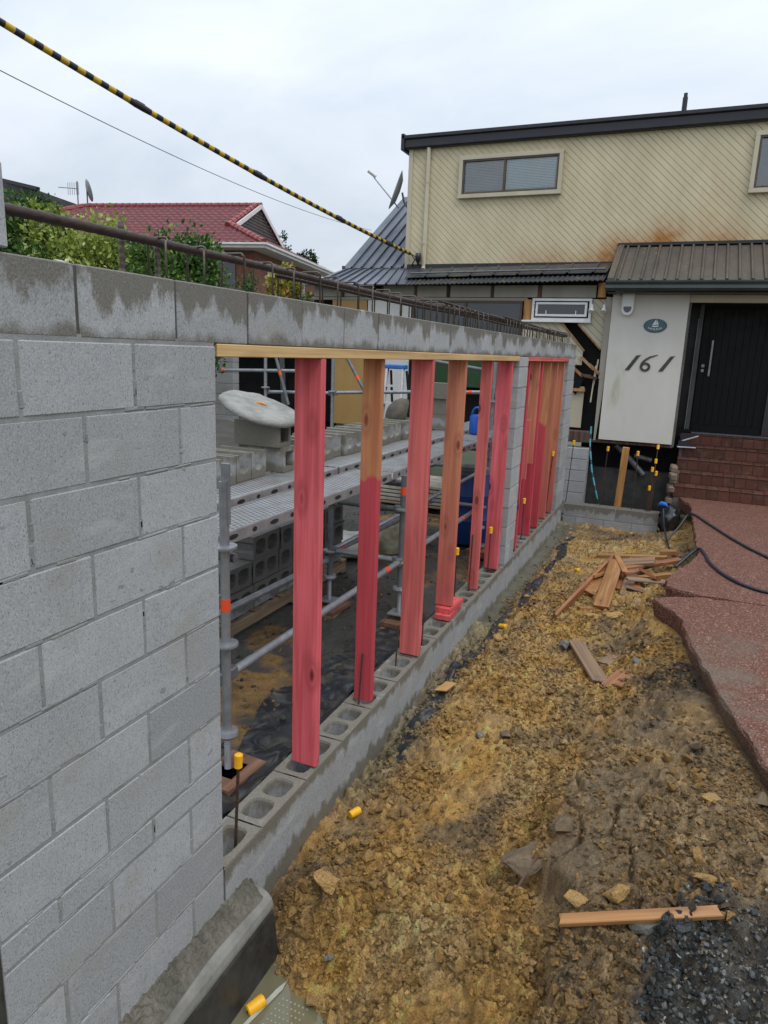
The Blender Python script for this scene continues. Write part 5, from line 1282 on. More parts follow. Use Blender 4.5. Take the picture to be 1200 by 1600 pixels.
    for k in range(9):
        u = (k - 4) / 4; x = .942 + u * .092; z = 2.778 + .022 * u * u; b.box((x, 9.687, z), (.0055, .001, .026)); b.box((x + .006, 9.687, z + r.choice((-.010, 0, .010))), (.012, .001, .005))
        if k % 2: b.box((x + .012, 9.687, z), (.0045, .001, .024))
    b.build('plaque_lettering', wm, pl)
    # motion sensor
    b = MB(); n = 14; P2 = [(.435, 3.285), (.435, 3.06)] + [(.52 + .085 * math.cos(a), 3.06 + .085 * math.sin(a)) for a in np.linspace(math.pi, 2 * math.pi, n)] + [(.605, 3.285)]
    b.prism([(x, 9.62, z) for x, z in P2], (0, .078, 0)); s = b.build('motion_sensor', M_WHITE, P); b = MB(); b.prism([(.52 + .058 * math.cos(a), 9.612, 3.085 + .07 * min(math.sin(a), .25)) for a in np.linspace(0, 2 * math.pi, 20, endpoint=False)], (0, .01, 0)); b.build('sensor_eye', M_GLASS, s)
    bar('timber_block', H, .33, .395, 9.62, 9.70, 3.265, 3.34, M_CREAM)
    # porch: beam, side wall, door
    bar('porch_beam', H, 1.388, 5.0, 9.70, 9.78, 3.175, 3.285, M_CREAM)
    bar('porch_side_wall', H, 1.36, 1.42, 9.741, 10.55, 1.0, 3.2, simple('grey_textured_plaster', (.13, .125, .115), (.09, .087, .08), 6, .8, .3, 40))
    for k in range(21):
        z = 1.55 + k * .065; d = .06 + .05 * random.random()
        bar('relief_bar', H, 1.42, 1.426, 10.0 - d * .5 + .05, 10.0 + d + .05, z, z + .02, M_PAPER_SHADE, .002)
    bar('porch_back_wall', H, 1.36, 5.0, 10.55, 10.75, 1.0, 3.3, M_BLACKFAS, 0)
    d = MB(); dm = simple('black_door_paint', (.005, .0055, .006), (.007, .0075, .008), 5, .5, .05, 40, spec=.2); D = bar('front_door', H, 1.62, 2.62, 10.42, 10.49, 1.215, 3.16, dm, .004)
    for k in range(10): bar('door_board', D, 1.63 + k * .098, 1.72 + k * .098, 10.411, 10.419, 1.34, 3.14, dm, .002)
    bar('door_frame', H, 1.55, 1.61, 10.38, 10.5, 1.2, 3.2, simple('grey_door_frame', (.10, .10, .10), None, 4, .4)); bar('frame_edge', H, 1.537, 1.549, 10.37, 10.39, 1.2, 2.98, M_GALV)
    b = MB(); b.box((1.79, 10.37, 2.38), (.03, .018, .56), None, .004); b.build('pull_handle', M_GALV, D)
    for z in (2.16, 2.235): bar('lock', D, 1.668, 1.715, 10.385, 10.42, z, z + .05, M_GALV)
    bar('side_light', H, 2.66, 3.3, 10.42, 10.46, 1.22, 3.16, M_GLASS, .002); bar('door_sill', H, 1.5, 3.4, 10.30, 10.55, 1.165, 1.212, M_GALVD)
make_lower()

def make_steps():
    S = thing('tiled_steps', 'five brown tiled steps rising to the black front door', 'steps', (2.3, 9.5, .2))
    tm = NT('brown_quarry_tile'); p = tm.P(); r = tm.rnd(); n = tm.noise(p, 9, 4); f = tm.noise(p, 90, 3)
    c = tm.ramp(r, [(0, (.075, .027, .016)), (.5, (.11, .040, .025)), (1, (.055, .023, .015))]); c = tm.mix(tm.mr(n, .55, .75, 0, .5), c, (.19, .115, .09)); tm.set(c, tm.mr(n, .3, .7, .5, .75), tm.bump(f, .15, .002), 0, .3)
    gm = simple('tile_grout', (.16, .13, .11), (.09, .07, .06), 20, .9)
    rise = .168; z0 = .36; y = 9.02; X0, X1 = 1.50, 3.7
    riser = MB(); riser.box((0, 0, 0), (.145, .012, rise - .03), None, .003); RM = riser.mesh('riser_tile', tm.m)
    tread = MB(); tread.box((0, 0, 0), (.145, .29, .014), None, .004); TM = tread.mesh('tread_tile', tm.m)
    for k in range(5):
        yk = y + k * .275; zt = z0 + rise * (k + 1); c = MB(); c.box(((X0 + X1) / 2, (yk + 10.5) / 2 + .004, (zt - .02 + .1) / 2), (X1 - X0 - .01, 10.5 - yk, zt - .02 - .1)); c.build('step_body', gm, S)
        x = X0 + (.06 if k % 2 else 0); i = 0
        while x < X1 - .05:
            inst('riser_tile', RM, S, (x + .0725, yk - .002, zt - rise / 2 - .012), (0, 0, 0)); inst('tread_tile', TM, S, (x + .0725, yk + .130, zt - .011), (random.uniform(-.006, .006), 0, 0)); x += .15
    # side of the steps: broken masonry facing the pit
    r = random.Random(3); bm_ = simple('old_footing_rubble', (.22, .16, .12), (.12, .09, .07), 7, .85, .6, 40)
    for k in range(12):
        b = MB(); b.box((1.47 + r.uniform(-.02, .015), 9.1 + .1 * (k % 4) + r.uniform(-.02, .02), .28 + .09 * (k // 2)), (.09, .17, .085), Euler((r.uniform(-.1, .1), r.uniform(-.1, .1), r.uniform(-.2, .2))).to_matrix(), .012); b.build('rubble_brick', bm_, S)
make_steps()

def make_underfloor():
    # low return wall, pier, cavity and everything standing under the panel
    W = thing('low_block_wall', 'low two course block wall running across below the white panel', 'wall', (.68, 8.6, -.22))
    for z, off in ((-.21, .2), (-.015, .36)):
        x = 0.01; nx = off
        while x < 1.34:
            x2 = min(nx, 1.36); b = MB(); k = x2 - x - .01
            b.box(((x + x2) / 2, 8.60, z + .095), (k, .19, .188), None, .004); b.build('block', M_BLK_LOW, W); x = x2; nx = x + .4
    b = MB(); b.box((.685, 8.60, -.02), (1.34, .181, .37)); b.build('mortar_joint', M_MORTAR, W)
    Pp = thing('block_pier', 'grey block pier under the rotten bearer behind the wall end', 'pier', (-.03, 9.7, -.2))
    for k in range(6):
        b = MB(); b.box((-.04, 9.74, -.13 + k * .185), (.39, .24, .178), None, .006); b.build('block', M_BLK, Pp)
    b = MB(); b.box((-.04, 9.745, .33), (.375, .225, 1.1)); b.build('mortar_joint', M_MORTAR, Pp)
    cav = thing('foundation_wall', 'dark rendered foundation wall in the void below the panel', 'wall', (.75, 10.2, -.3))
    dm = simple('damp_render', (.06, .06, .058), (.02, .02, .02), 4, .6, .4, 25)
    b = MB(); b.box((.80, 10.1, .12), (1.5, .2, .85), None, .01); b.build('render', dm, cav); b = MB(); b.box((.80, 10.35, .5), (1.7, .1, 1.5)); b.build('void_shade_sheet', M_PAPER_SHADE, cav)  # second box is a black sheet painting the darkness of the void
    b = MB(); b.tube([(.55, 9.95, .95), (.80, 9.95, .72), (1.02, 9.95, .50)], .045, 12); b.tube([(.85, 9.97, .80), (1.12, 9.97, .74)], .04, 12); b.build('waste_pipe', M_GALVD, cav, 'auto')
    b = MB(); b.box((0, 0, 0), (.10, .075, 1.08), None, .004); tag(inst('timber_prop', b.mesh('timber_prop', M_NEWPINE), None, (.735, 9.30, .455), (0, math.radians(2), 0)), 'short orange timber prop holding up the white panel', 'timber prop')
    bars = [(.02, 8.60, 1.08, 'left most bar with yellow cap rising from the low wall in front of the pier', (.035, .02)), (.52, 8.62, 1.03, 'capped bar left of the orange prop in front of the dark void', (.03, 0)), (.97, 8.60, 1.0, 'capped bar right of the orange prop in front of the dark void', (.0, 0)),
            (1.20, 8.62, 1.08, 'highest capped bar at the right end of the low wall', (.02, .3)), (1.22, 8.60, .90, 'second highest capped bar at the right end of the low wall', (.0, .1)), (1.19, 8.60, .79, 'middle capped bar at the right end of the low wall', (.0, .0)),
            (1.23, 8.66, .73, 'capped bar just right of the middle one at the low wall end', (.015, 0)), (1.17, 8.58, .52, 'lowest capped bar at the right end of the low wall', (.01, 0))]
    for x, y, z, lab, ln in bars: starter(x, y, .12, z, lab, True, ln, .006, 'capped bars in the low wall', 1.05)
    # teal strap hanging from the corner
    t = NT('teal_black_strap'); s = t.sep(t.P()); fz = t.math('FRACT', t.math('MULTIPLY', t.math('ADD', s[2], .5), 5.5)); t.set(t.mix(t.math('GREATER_THAN', fz, .62), (.03, .24, .30), (.02, .02, .022)), .5)
    b = MB(); b.tube([(.165, 9.62, 1.25), (.20, 9.40, .98), (.30, 9.1, .62), (.40, 8.95, .35), (.50, 8.8, .10)], .013, 8); tag(b.build('hanging_strap', t.m, None, True), 'teal and black strap hanging from the house corner behind the low wall', 'strap')
    # black bag, blue glove and hoses in the hole right of the low wall
    V = []; n, m_ = 24, 14
    for i in range(m_ + 1):
        v = i / m_ * math.pi
        for k in range(n):
            a = 2 * math.pi * k / n; r = math.sin(v) ** .8; x = .14 * r * math.cos(a); y = .22 * r * math.sin(a); z = -.22 * math.cos(v)
            f = float(fbm(np.array([x * 4 + 3]), np.array([y * 4 + z * 4]), 4, 3, 191)[0]); V.append((1.50 + x * (1 + .4 * f), 8.55 + y * (1 + .4 * f), .10 + z * (1 + .35 * f)))
    F = [(i * n + k, i * n + (k + 1) % n, (i + 1) * n + (k + 1) % n, (i + 1) * n + k) for i in range(m_) for k in range(n)]
    b = MB(); b.add(V, F); tag(b.build('black_plastic_bag', M_POLY, None, True), 'crumpled black plastic stuffed between the low wall and the path', 'plastic sheet')
    b = MB(); b.tube([(1.33, 8.50, .30), (1.37, 8.47, .335), (1.42, 8.46, .33), (1.46, 8.47, .29)], [.02, .035, .03, .012], 10); tag(b.build('work_glove', simple('bright_blue_cloth', (.03, .16, .55), (.02, .12, .45), 20, .7), None, True), 'bright blue glove at the right end of the low wall', 'glove')
    b = MB(); b.box((1.30, 9.64, 1.13), (.30, .05, .045), Euler((0, -.3, 0)).to_matrix(), .01)
    sh = thing('shoe', 'dark trainer with pale sole left at the top of the steps', 'shoe', (1.56, 9.75, 1.2))
    def shoe(x, y, z, rz, tilt):
        R = Euler((tilt, 0, rz)).to_matrix()
        b = MB(); L = [(-.13, .0), (-.12, .09), (-.05, .085), (.02, .06), (.10, .045), (.13, .02), (.13, 0)]
        b.prism([R @ Vector((-.04, a, c)) + Vector((x, y, z)) for a, c in L], R @ Vector((.08, 0, 0))); b.build('upper', simple('dark_navy_cloth', (.02, .02, .032), None, 20, .8), sh)
        b = MB(); b.box(R @ Vector((0, 0, -.012)) + Vector((x, y, z)), (.092, .275, .024), R, .008); b.build('sole', simple('pale_sole', (.45, .45, .47), None, 20, .6), sh)
    shoe(1.60, 9.80, 1.03, math.radians(-80), 0.0); shoe(1.62, 9.86, 1.16, math.radians(-75), .35)
make_underfloor()
# ------------------------------------------------------------------ background: neighbour, hedge, trees, overhead lines
def make_neighbour():
    N = thing('brick_house', 'neighbouring brick house with red tiled hip roof and small gable', 'house', (-17, 23, 1.0))
    Cn = Vector((-12.63, 19.95, 0)); l = Vector((-.979, -.203, 0)); s_ = Vector((-.203, .979, 0))
    def P(a, b, z): v = Cn + l * a + s_ * b; return Vector((v.x, v.y, z))
    t = NT('red_roof_tile'); p = t.P(); n = t.noise(p, 1.2, 4); f = t.noise(p, 9, 3)
    t.set(t.mix(t.mr(f, .35, .7), t.mix(t.mr(n, .3, .7), (.115, .022, .024), (.08, .019, .022)), (.165, .045, .048)), .6, None, 0, .3); TM = t.m
    RC = simple('ridge_tile_red', (.25, .04, .033), (.19, .036, .032), 4, .45)
    K = .452; rise = 2.08
    def plane(fn, lo, hi, rows, cols, name):
        V = []; 
        for j in range(rows + 1):
            b = 4.6 * j / rows; a0, a1 = lo(b), hi(b)
            for i in range(cols + 1):
                a = a0 + (a1 - a0) * i / cols; h = .035 * abs(math.sin(math.pi * a / .30)) + .05 * (1 - ((b / .34) % 1.0))
                V.append(fn(a, b, 5.80 + K * b + h))
        k = cols + 1; F = [(j * k + i, j * k + i + 1, (j + 1) * k + i + 1, (j + 1) * k + i) for j in range(rows) for i in range(cols)]
        b_ = MB(); b_.add(V, F); b_.build(name, TM, N)
    plane(lambda a, b, z: P(a, b, z), lambda b: min(b * 1.05, 1.95), lambda b: 14.5 - b, 96, 340, 'front_roof')
    plane(lambda a, b, z: P(a, 9.2 - b, z), lambda b: min(b * 1.05, 1.95), lambda b: 14.5 - b, 30, 60, 'rear_roof')
    V = []; rows, cols = 40, 190
    for j in range(rows + 1):
        a = 1.95 * j / rows; b0, b1 = a / 1.05, 9.2 - a / 1.05
        for i in range(cols + 1):
            b = b0 + (b1 - b0) * i / cols; V.append(P(a, b, 5.80 + a * .44 + .035 * abs(math.sin(math.pi * b / .30)) + .05 * (1 - ((a / .34) % 1.0))))
    k = cols + 1; b_ = MB(); b_.add(V, [(j * k + i, j * k + i + 1, (j + 1) * k + i + 1, (j + 1) * k + i) for j in range(rows) for i in range(cols)]); b_.build('side_roof', TM, N)
    # ridge and hip capping
    def caps(a, b, n): 
        a = Vector(a); b = Vector(b); m = MB()
        for i in range(n): m.tube([a.lerp(b, i / n), a.lerp(b, (i + .97) / n)], [.13, .115], 8)
        m.build('ridge_capping', RC, N)
    zr = 5.8 + K * 4.6 + .05
    caps(P(1.85, 4.6, zr), P(9.9, 4.6, zr), 26); caps(P(0, 0, 5.86), P(1.95, 1.86, 6.72), 8); caps(P(2.12, 1.8, 6.70), P(2.12, 4.6, zr + .02), 8); caps(P(2.12, 7.4, 6.70), P(2.12, 4.6, zr + .02), 8); caps(P(14.5, 0, 5.86), P(9.9, 4.6, zr), 18)
    g = simple('gable_weatherboard', (.075, .05, .048), (.055, .04, .04), 3, .6)
    b = MB(); b.prism([P(2.02, 1.95, 6.66), P(2.02, 7.25, 6.66), P(2.02, 4.6, 7.86)], l * .1); G = b.build('gable', g, N)
    for k in range(9):
        z = 6.70 + k * .12; w = (7.86 - z) / 1.2 * 2.6
        m = MB(); m.plank(P(1.99, 4.6 - w, z), P(1.99, 4.6 + w, z), .03, .1); m.build('gable_board', g, G)
    wm = simple('white_barge', (.66, .65, .62), (.58, .57, .54), 3, .5)
    for b0, b1 in ((1.75, 4.6), (7.45, 4.6)):
        m = MB(); m.plank(P(1.86, b0, 6.60), P(1.86, b1, 7.90), .04, .16); m.build('barge_board', wm, N)
    for a0, b0, a1, b1 in ((-.04, -.04, 14.5, -.04), (-.04, -.04, -.04, 9.24)):
        m = MB(); m.plank(P(a0, b0, 5.74), P(a1, b1, 5.74), .05, .15); m.build('fascia', wm, N)
        m = MB(); m.plank(P(a0 - .05, b0 - .05, 5.80), P(a1 - .05 * (a1 < 1), b1 - .05 * (b1 < 1), 5.80), .11, .07); m.build('gutter', wm, N)
    m = MB(); m.prism([P(0, 0, 5.66), P(14.5, 0, 5.66), P(14.5, 9.2, 5.66), P(0, 9.2, 5.66)], (0, 0, .02)); m.build('soffit', wm, N)
    t = NT('red_brick'); p = t.P(); br = t.n('ShaderNodeTexBrick'); t.l(t.map(p, (1, 1, 1), (math.radians(90), 0, 0)), br.inputs[0]); br.inputs['Scale'].default_value = 4.2; br.inputs['Color1'].default_value = (.23, .075, .04, 1); br.inputs['Color2'].default_value = (.17, .055, .032, 1); br.inputs['Mortar'].default_value = (.2, .15, .12, 1); br.inputs['Mortar Size'].default_value = .012
    t.set(br.outputs[0], .8)
    m = MB(); m.prism([P(.6, .6, 1.0), P(13.9, .6, 1.0), P(13.9, 8.6, 1.0), P(.6, 8.6, 1.0)], (0, 0, 4.66)); m.build('brick_wall', t.m, N)
    for b0, b1 in ((1.9, 4.0), (5.4, 6.4)):
        m = MB(); m.plank(P(.585, b0, 4.7), P(.585, b1, 4.7), .05, 1.5); w = m.build('window', wm, N)
        m = MB(); m.plank(P(.55, b0 + .1, 4.7), P(.55, (b0 + b1) / 2 - .04, 4.7), .02, 1.3); m.build('pane', M_GLASS, w); m = MB(); m.plank(P(.55, (b0 + b1) / 2 + .04, 4.7), P(.55, b1 - .1, 4.7), .02, 1.3); m.build('pane', M_GLASS, w)
    m = MB(); m.plank(P(1.3, .58, 4.5), P(2.6, .58, 4.5), .05, 1.8); m.build('dark_window', M_GLASS, N)
    # dish and aerial
    D = thing('satellite_dish', 'grey dish on the left end of the red roof', 'satellite dish', P(9.75, 4.6, zr))
    R = Vector((.55, .80, .25)).to_track_quat('Z', 'Y').to_matrix(); m = MB(); m.lathe([(0, 0), (.2, .02), (.36, .06), (.45, .10), (.44, .085), (0, -.02)], P(9.75, 4.6, zr + .62), 22, R); m.build('dish', simple('grey_dish', (.30, .31, .33), None, 4, .5), D, True)
    m = MB(); m.tube([P(9.75, 4.6, zr - .05), P(9.75, 4.6, zr + .6)], .03, 8); m.build('mast', M_GALVD, D)
    A = thing('tv_aerial', 'thin television aerial beside the dish on the red roof', 'aerial', P(10.2, 4.6, zr)); m = MB(); m.tube([P(10.2, 4.6, zr - .3), P(10.2, 4.6, zr + 1.0)], .025, 6); m.build('mast', M_GALVD, A)
    m = MB(); m.tube([P(10.2, 4.6, zr + .7), P(10.9, 4.3, zr + .7)], .015, 6)
    for k in range(6): m.tube([P(10.15 + .1 * k, 4.6, zr + .45), P(10.15 + .1 * k, 4.6, zr + .95)], .01, 5)
    m.build('elements', M_GALVD, A)
make_neighbour()

def make_dark_building():
    d = thing('dark_house', 'dark grey clad building corner behind the hedge at the far left', 'house', (-29, 24, 1.2))
    m = simple('charcoal_cladding', (.055, .05, .052), (.04, .037, .04), 2, .6); 
    b = MB(); b.prism([(-36, 21.4, 1.2), (-25.1, 21.75, 1.2), (-25.1, 21.75, 8.50), (-28.6, 21.3, 9.25), (-36, 21.4, 10.8)], (-2, 8, 0)); b.build('wall', m, d)
    for k in range(14):
        z = 7.0 + k * .17; b = MB(); b.plank((-36, 21.36, z), (-25.12, 21.70, z), .03, .15); b.build('cladding_board', m, d) if z < 8.4 else None
    b = MB(); b.plank((-36.1, 21.3, 10.95), (-25.05, 21.68, 8.56), .2, .14); b.build('roof_edge', M_BLACKFAS, d)
make_dark_building()

def leaf_mat(name, c1, c2, trans=.25):
    t = NT(name); c = t.attr('leaf'); t.set(c, .5, None, 0, .4)
    tr = t.n('ShaderNodeBsdfTranslucent'); t.l(c, tr.inputs[0]); m = t.n('ShaderNodeMixShader'); m.inputs[0].default_value = trans; t.l(t.b.outputs[0], m.inputs[1]); t.l(tr.outputs[0], m.inputs[2]); t.l(m.outputs[0], t.out.inputs[0]); return t.m
M_LEAF = leaf_mat('foliage', None, None)
M_STEM = simple('brown_bark', (.10, .07, .045), (.06, .042, .03), 8, .85, .5, 30)
def bush(name, label, cat, c, rad, base, n, leaf, cols, seed, group=None, clumps=46, stems=5, tip=None):
    rg = np.random.default_rng(seed); c = np.array(c, float); rad = np.array(rad, float)
    t = thing(name, label, cat, (c[0], c[1], base), group); n = int(n * 1.9); leaf = leaf * .8; clumps = int(clumps * 1.5)
    # clump centres biased to the surface of a lumpy ellipsoid, plus some shoots
    v = rg.normal(size=(clumps, 3)); v /= np.linalg.norm(v, axis=1)[:, None]; r = rg.uniform(.45, 1.0, clumps) ** .6
    cc = v * r[:, None] * (1 + .18 * rg.normal(size=(clumps, 1)).clip(-1.2, 1.2)) * .86
    k = rg.integers(clumps, size=n); cs = rg.uniform(.14, .30, clumps)
    p = cc[k] + rg.normal(size=(n, 3)).clip(-1.7, 1.7) * cs[k][:, None] * .60
    pos = p * rad + c
    out = p / np.maximum(np.linalg.norm(p, axis=1)[:, None], .05)
    d = rg.normal(size=(n, 3)) * .8 + out * .9 + np.array([0, 0, .25]); d /= np.linalg.norm(d, axis=1)[:, None]
    s = np.cross(d, rg.normal(size=(n, 3))); s /= np.linalg.norm(s, axis=1)[:, None]
    L = leaf * rg.uniform(.6, 1.3, n)[:, None]; W = L * .36
    nm = np.cross(d, s) * L * .12
    V = np.stack([pos, pos + d * L * .5 + s * W + nm, pos + d * L, pos + d * L * .5 - s * W + nm], 1).reshape(-1, 3)
    F = np.arange(4 * n).reshape(n, 4)
    a, b = np.array(cols[0]), np.array(cols[1]); u = np.clip(rg.random(n) * .7 + (rg.random(clumps)[k]) * .5 - .1, 0, 1)[:, None]; col = (a * (1 - u) + b * u) * rg.uniform(.75, 1.2, n)[:, None]
    if tip is not None: col = np.where((rg.random(n) < .12)[:, None], np.array(tip), col)
    me = from_np('foliage', V - np.array([c[0], c[1], base]), F, M_LEAF, False); setcol(me, 'leaf', np.repeat(col, 4, axis=0))
    o = bpy.data.objects.new('crown' if cat == 'tree' else 'foliage', me); C.objects.link(o); o.parent = t
    m = MB()
    for i in range(stems):
        q = cc[rg.integers(clumps)] * rad * .75 + c; j = rg.uniform(-.12, .12, 2) * rad[:2]
        b0 = Vector((c[0] + j[0], c[1] + j[1], base - .05)); q = Vector(q); mid = b0.lerp(q, .5) + Vector((rg.uniform(-.1, .1), rg.uniform(-.1, .1), .1)) * rad[0] * .4
        m.tube([b0, b0.lerp(mid, .6), mid, q], [.045 * rad[0], .036 * rad[0], .026 * rad[0], .008 * rad[0]], 7)
    m.build('trunk' if cat == 'tree' else 'stems', M_STEM, t, True); return t
def make_plants():
    dk = ((.020, .060, .012), (.060, .140, .022)); yl = ((.12, .19, .025), (.36, .42, .09)); md = ((.03, .085, .016), (.085, .17, .03))
    G = 'shrubs behind the wall'
    bush('shrub', 'dark green glossy shrub at the far left above the wall', 'shrub', (-9.0, 7.0, 3.1), (1.1, 1.0, 1.5), 1.0, 13000, .105, dk, 1, G, 60)
    bush('shrub', 'dark green lower shrub between the left shrub and the yellow one', 'shrub', (-8.0, 6.4, 2.6), (.85, .8, 1.15), .95, 6500, .10, dk, 12, G, 50)
    bush('shrub', 'bright yellow green variegated shrub in front of the red roof', 'shrub', (-7.45, 6.85, 2.75), (.98, .9, 1.50), .95, 12000, .105, yl, 2, G, 64, tip=(.55, .58, .25))
    bush('shrub', 'upright yellow green shoot rising left of the variegated shrub', 'shrub', (-8.12, 6.6, 3.4), (.42, .42, 1.2), .95, 2600, .11, yl, 22, G, 22, 3, tip=(.55, .58, .3))
    bush('shrub', 'mid green bushy shrub in front of the red roof gable', 'shrub', (-6.02, 7.1, 2.75), (.84, .85, 1.22), .9, 10500, .095, md, 3, G, 60, tip=(.22, .30, .06))
    bush('shrub', 'dark shrub between the bushy green one and the yellow leaved one', 'shrub', (-8.9, 13.1, 2.7), (.75, .7, 1.2), 1.0, 4200, .09, dk, 33, G, 40)
    bush('shrub', 'yellow leaved shrub below the brick house eave', 'shrub', (-7.95, 13.4, 2.85), (.62, .62, 1.25), 1.0, 4200, .13, ((.14, .19, .03), (.40, .36, .07)), 4, G, 40, tip=(.45, .18, .04))
    bush('shrub', 'green shrub right of the yellow one beside the left lean to roof', 'shrub', (-7.35, 13.5, 2.6), (.5, .5, 1.05), 1.0, 2600, .12, md, 44, G, 34, tip=(.4, .36, .08))
    bush('pine_tree', 'dark tree top showing over the right slope of the red roof', 'tree', (-23.6, 39.1, 7.9), (.75, .75, 1.3), 1.0, 2600, .16, ((.012, .035, .012), (.03, .07, .02)), 5, 'far trees', 34)
    bush('pine_tree', 'smaller dark tree top near the end of the red roof', 'tree', (-22.1, 39.6, 7.45), (.8, .8, .95), 1.0, 2400, .16, ((.012, .035, .012), (.03, .07, .02)), 6, 'far trees', 28)
make_plants()

def make_lines():
    # service cable with black and yellow warning sleeves
    A = Vector((-4.27, 2.83, 4.93)); B = Vector((-3.53, 10.74, 4.09))
    n = 168; V = []; t = thing('warning_cable', 'overhead service cable sleeved in yellow and black warning bands', 'cable', (B.x, B.y, 3.5))
    pts = []
    for i in range(n + 1):
        u = -.9 + 1.9 * i / n; p = A.lerp(B, u); p.z -= .085 * 4 * u * (1 - u); pts.append(p)
    b = MB()
    for i in range(n): b.tube([pts[i], pts[i + 1]], .031, 10, i % 2, True)
    ym = simple('yellow_sleeve', (.58, .37, .02), (.50, .31, .02), 12, .5); bm_ = simple('black_sleeve', (.018, .018, .020), (.03, .03, .03), 12, .5)
    b.build('striped_sleeve', [ym, bm_], t, 'auto')
    for k in (96, 118, 140, 158):
        m = MB(); a = pts[k]; d = (pts[k + 2] - a); m.tube([a - d * .4, a, a + d * .6, a + d * 1.1], [.032, .037, .036, .032], 10); m.plank(a + Vector((0, 0, .035)), a + d * .7 + Vector((0, 0, .038)), .012, .016); m.build('joint_clip', bm_, t)
    W = thing('overhead_wire', 'single thin grey wire sagging below the striped cable', 'cable', (-7.4, 17.3, 3.5)); b = MB(); P0 = Vector((-5.55, 2.5, 5.15)); P1 = Vector((-7.33, 17.3, 5.66)); q = []
    for i in range(25):
        u = i / 24 * 1.12 - .12; p = P0.lerp(P1, u); p.z -= .25 * 4 * max(u, -.2) * (1 - u); q.append(p)
    b.tube(q, .006, 6); b.build('wire', M_GALVD, W, True)
    D = thing('satellite_dish', 'white dish with feed arm fixed to the corner of the cream house', 'satellite dish', (-3.72, 11.4, 5.0)); gm = simple('pale_grey_dish', (.50, .51, .53), (.43, .44, .46), 4, .5)
    R = Vector((-.86, -.40, .32)).to_track_quat('Z', 'Y').to_matrix(); c = Vector((-4.02, 11.3, 5.30)); b = MB(); b.lathe([(0, 0), (.16, .015), (.28, .045), (.36, .085), (.355, .07), (.2, 0), (0, -.015)], c, 26, R); b.build('dish', gm, D, True)
    n = R @ Vector((0, 0, 1)); b = MB(); b.tube([c - Vector((0, 0, .3)), c + n * .52 + Vector((0, 0, .06))], .013, 8); o = b.build('feed_arm', gm, D); b = MB(); b.tube([c + n * .48 + Vector((0, 0, .09)), c + n * .64 + Vector((0, 0, .14))], .035, 10); b.build('feed_horn', M_WHITE, o, 'auto')
    b = MB(); b.tube([c - n * .06, c - n * .1 - Vector((0, 0, .15)), Vector((-3.66, 11.45, 4.72))], .02, 8); b.build('bracket', M_GALV, D)
make_lines()
# ------------------------------------------------------------------ offcuts, hose, caps and other litter on the earth
M_OFF = timber('wet_pine_offcut', (.40, .195, .07), (.30, .135, .045), (.13, .06, .03), rough=.5, seed=10.)
M_OFF2 = timber('grey_brown_offcut', (.27, .17, .10), (.19, .125, .08), (.09, .06, .04), rough=.6, seed=11.)
M_OFF3 = timber('red_brown_offcut', (.34, .14, .06), (.25, .10, .045), (.1, .04, .02), rough=.5, seed=12.)
def offcut(A, B, w, t, label, mat, roll=0., group='timber offcuts on the earth'):
    A = Vector(A); B = Vector(B); z = (B - A).normalized(); x = Vector((0, 0, 1)).cross(z).normalized(); y = z.cross(x)
    R = Matrix((x, y, z)).transposed() @ Matrix.Rotation(roll, 3, 'Z'); L = (B - A).length; b = MB(); b.box((0, 0, 0), (w, t, L), None, .003)
    r = random.Random(int(abs(A.x * 1000)))
    b.v = [(vx, vy, vz + (r.uniform(-.02, .02) if abs(vz) > L * .4 else 0)) for vx, vy, vz in b.v]
    o = inst('timber_offcut', b.mesh('timber_offcut', mat), None, (A + B) / 2, R.to_euler()); return tag(o, label, 'timber', group)
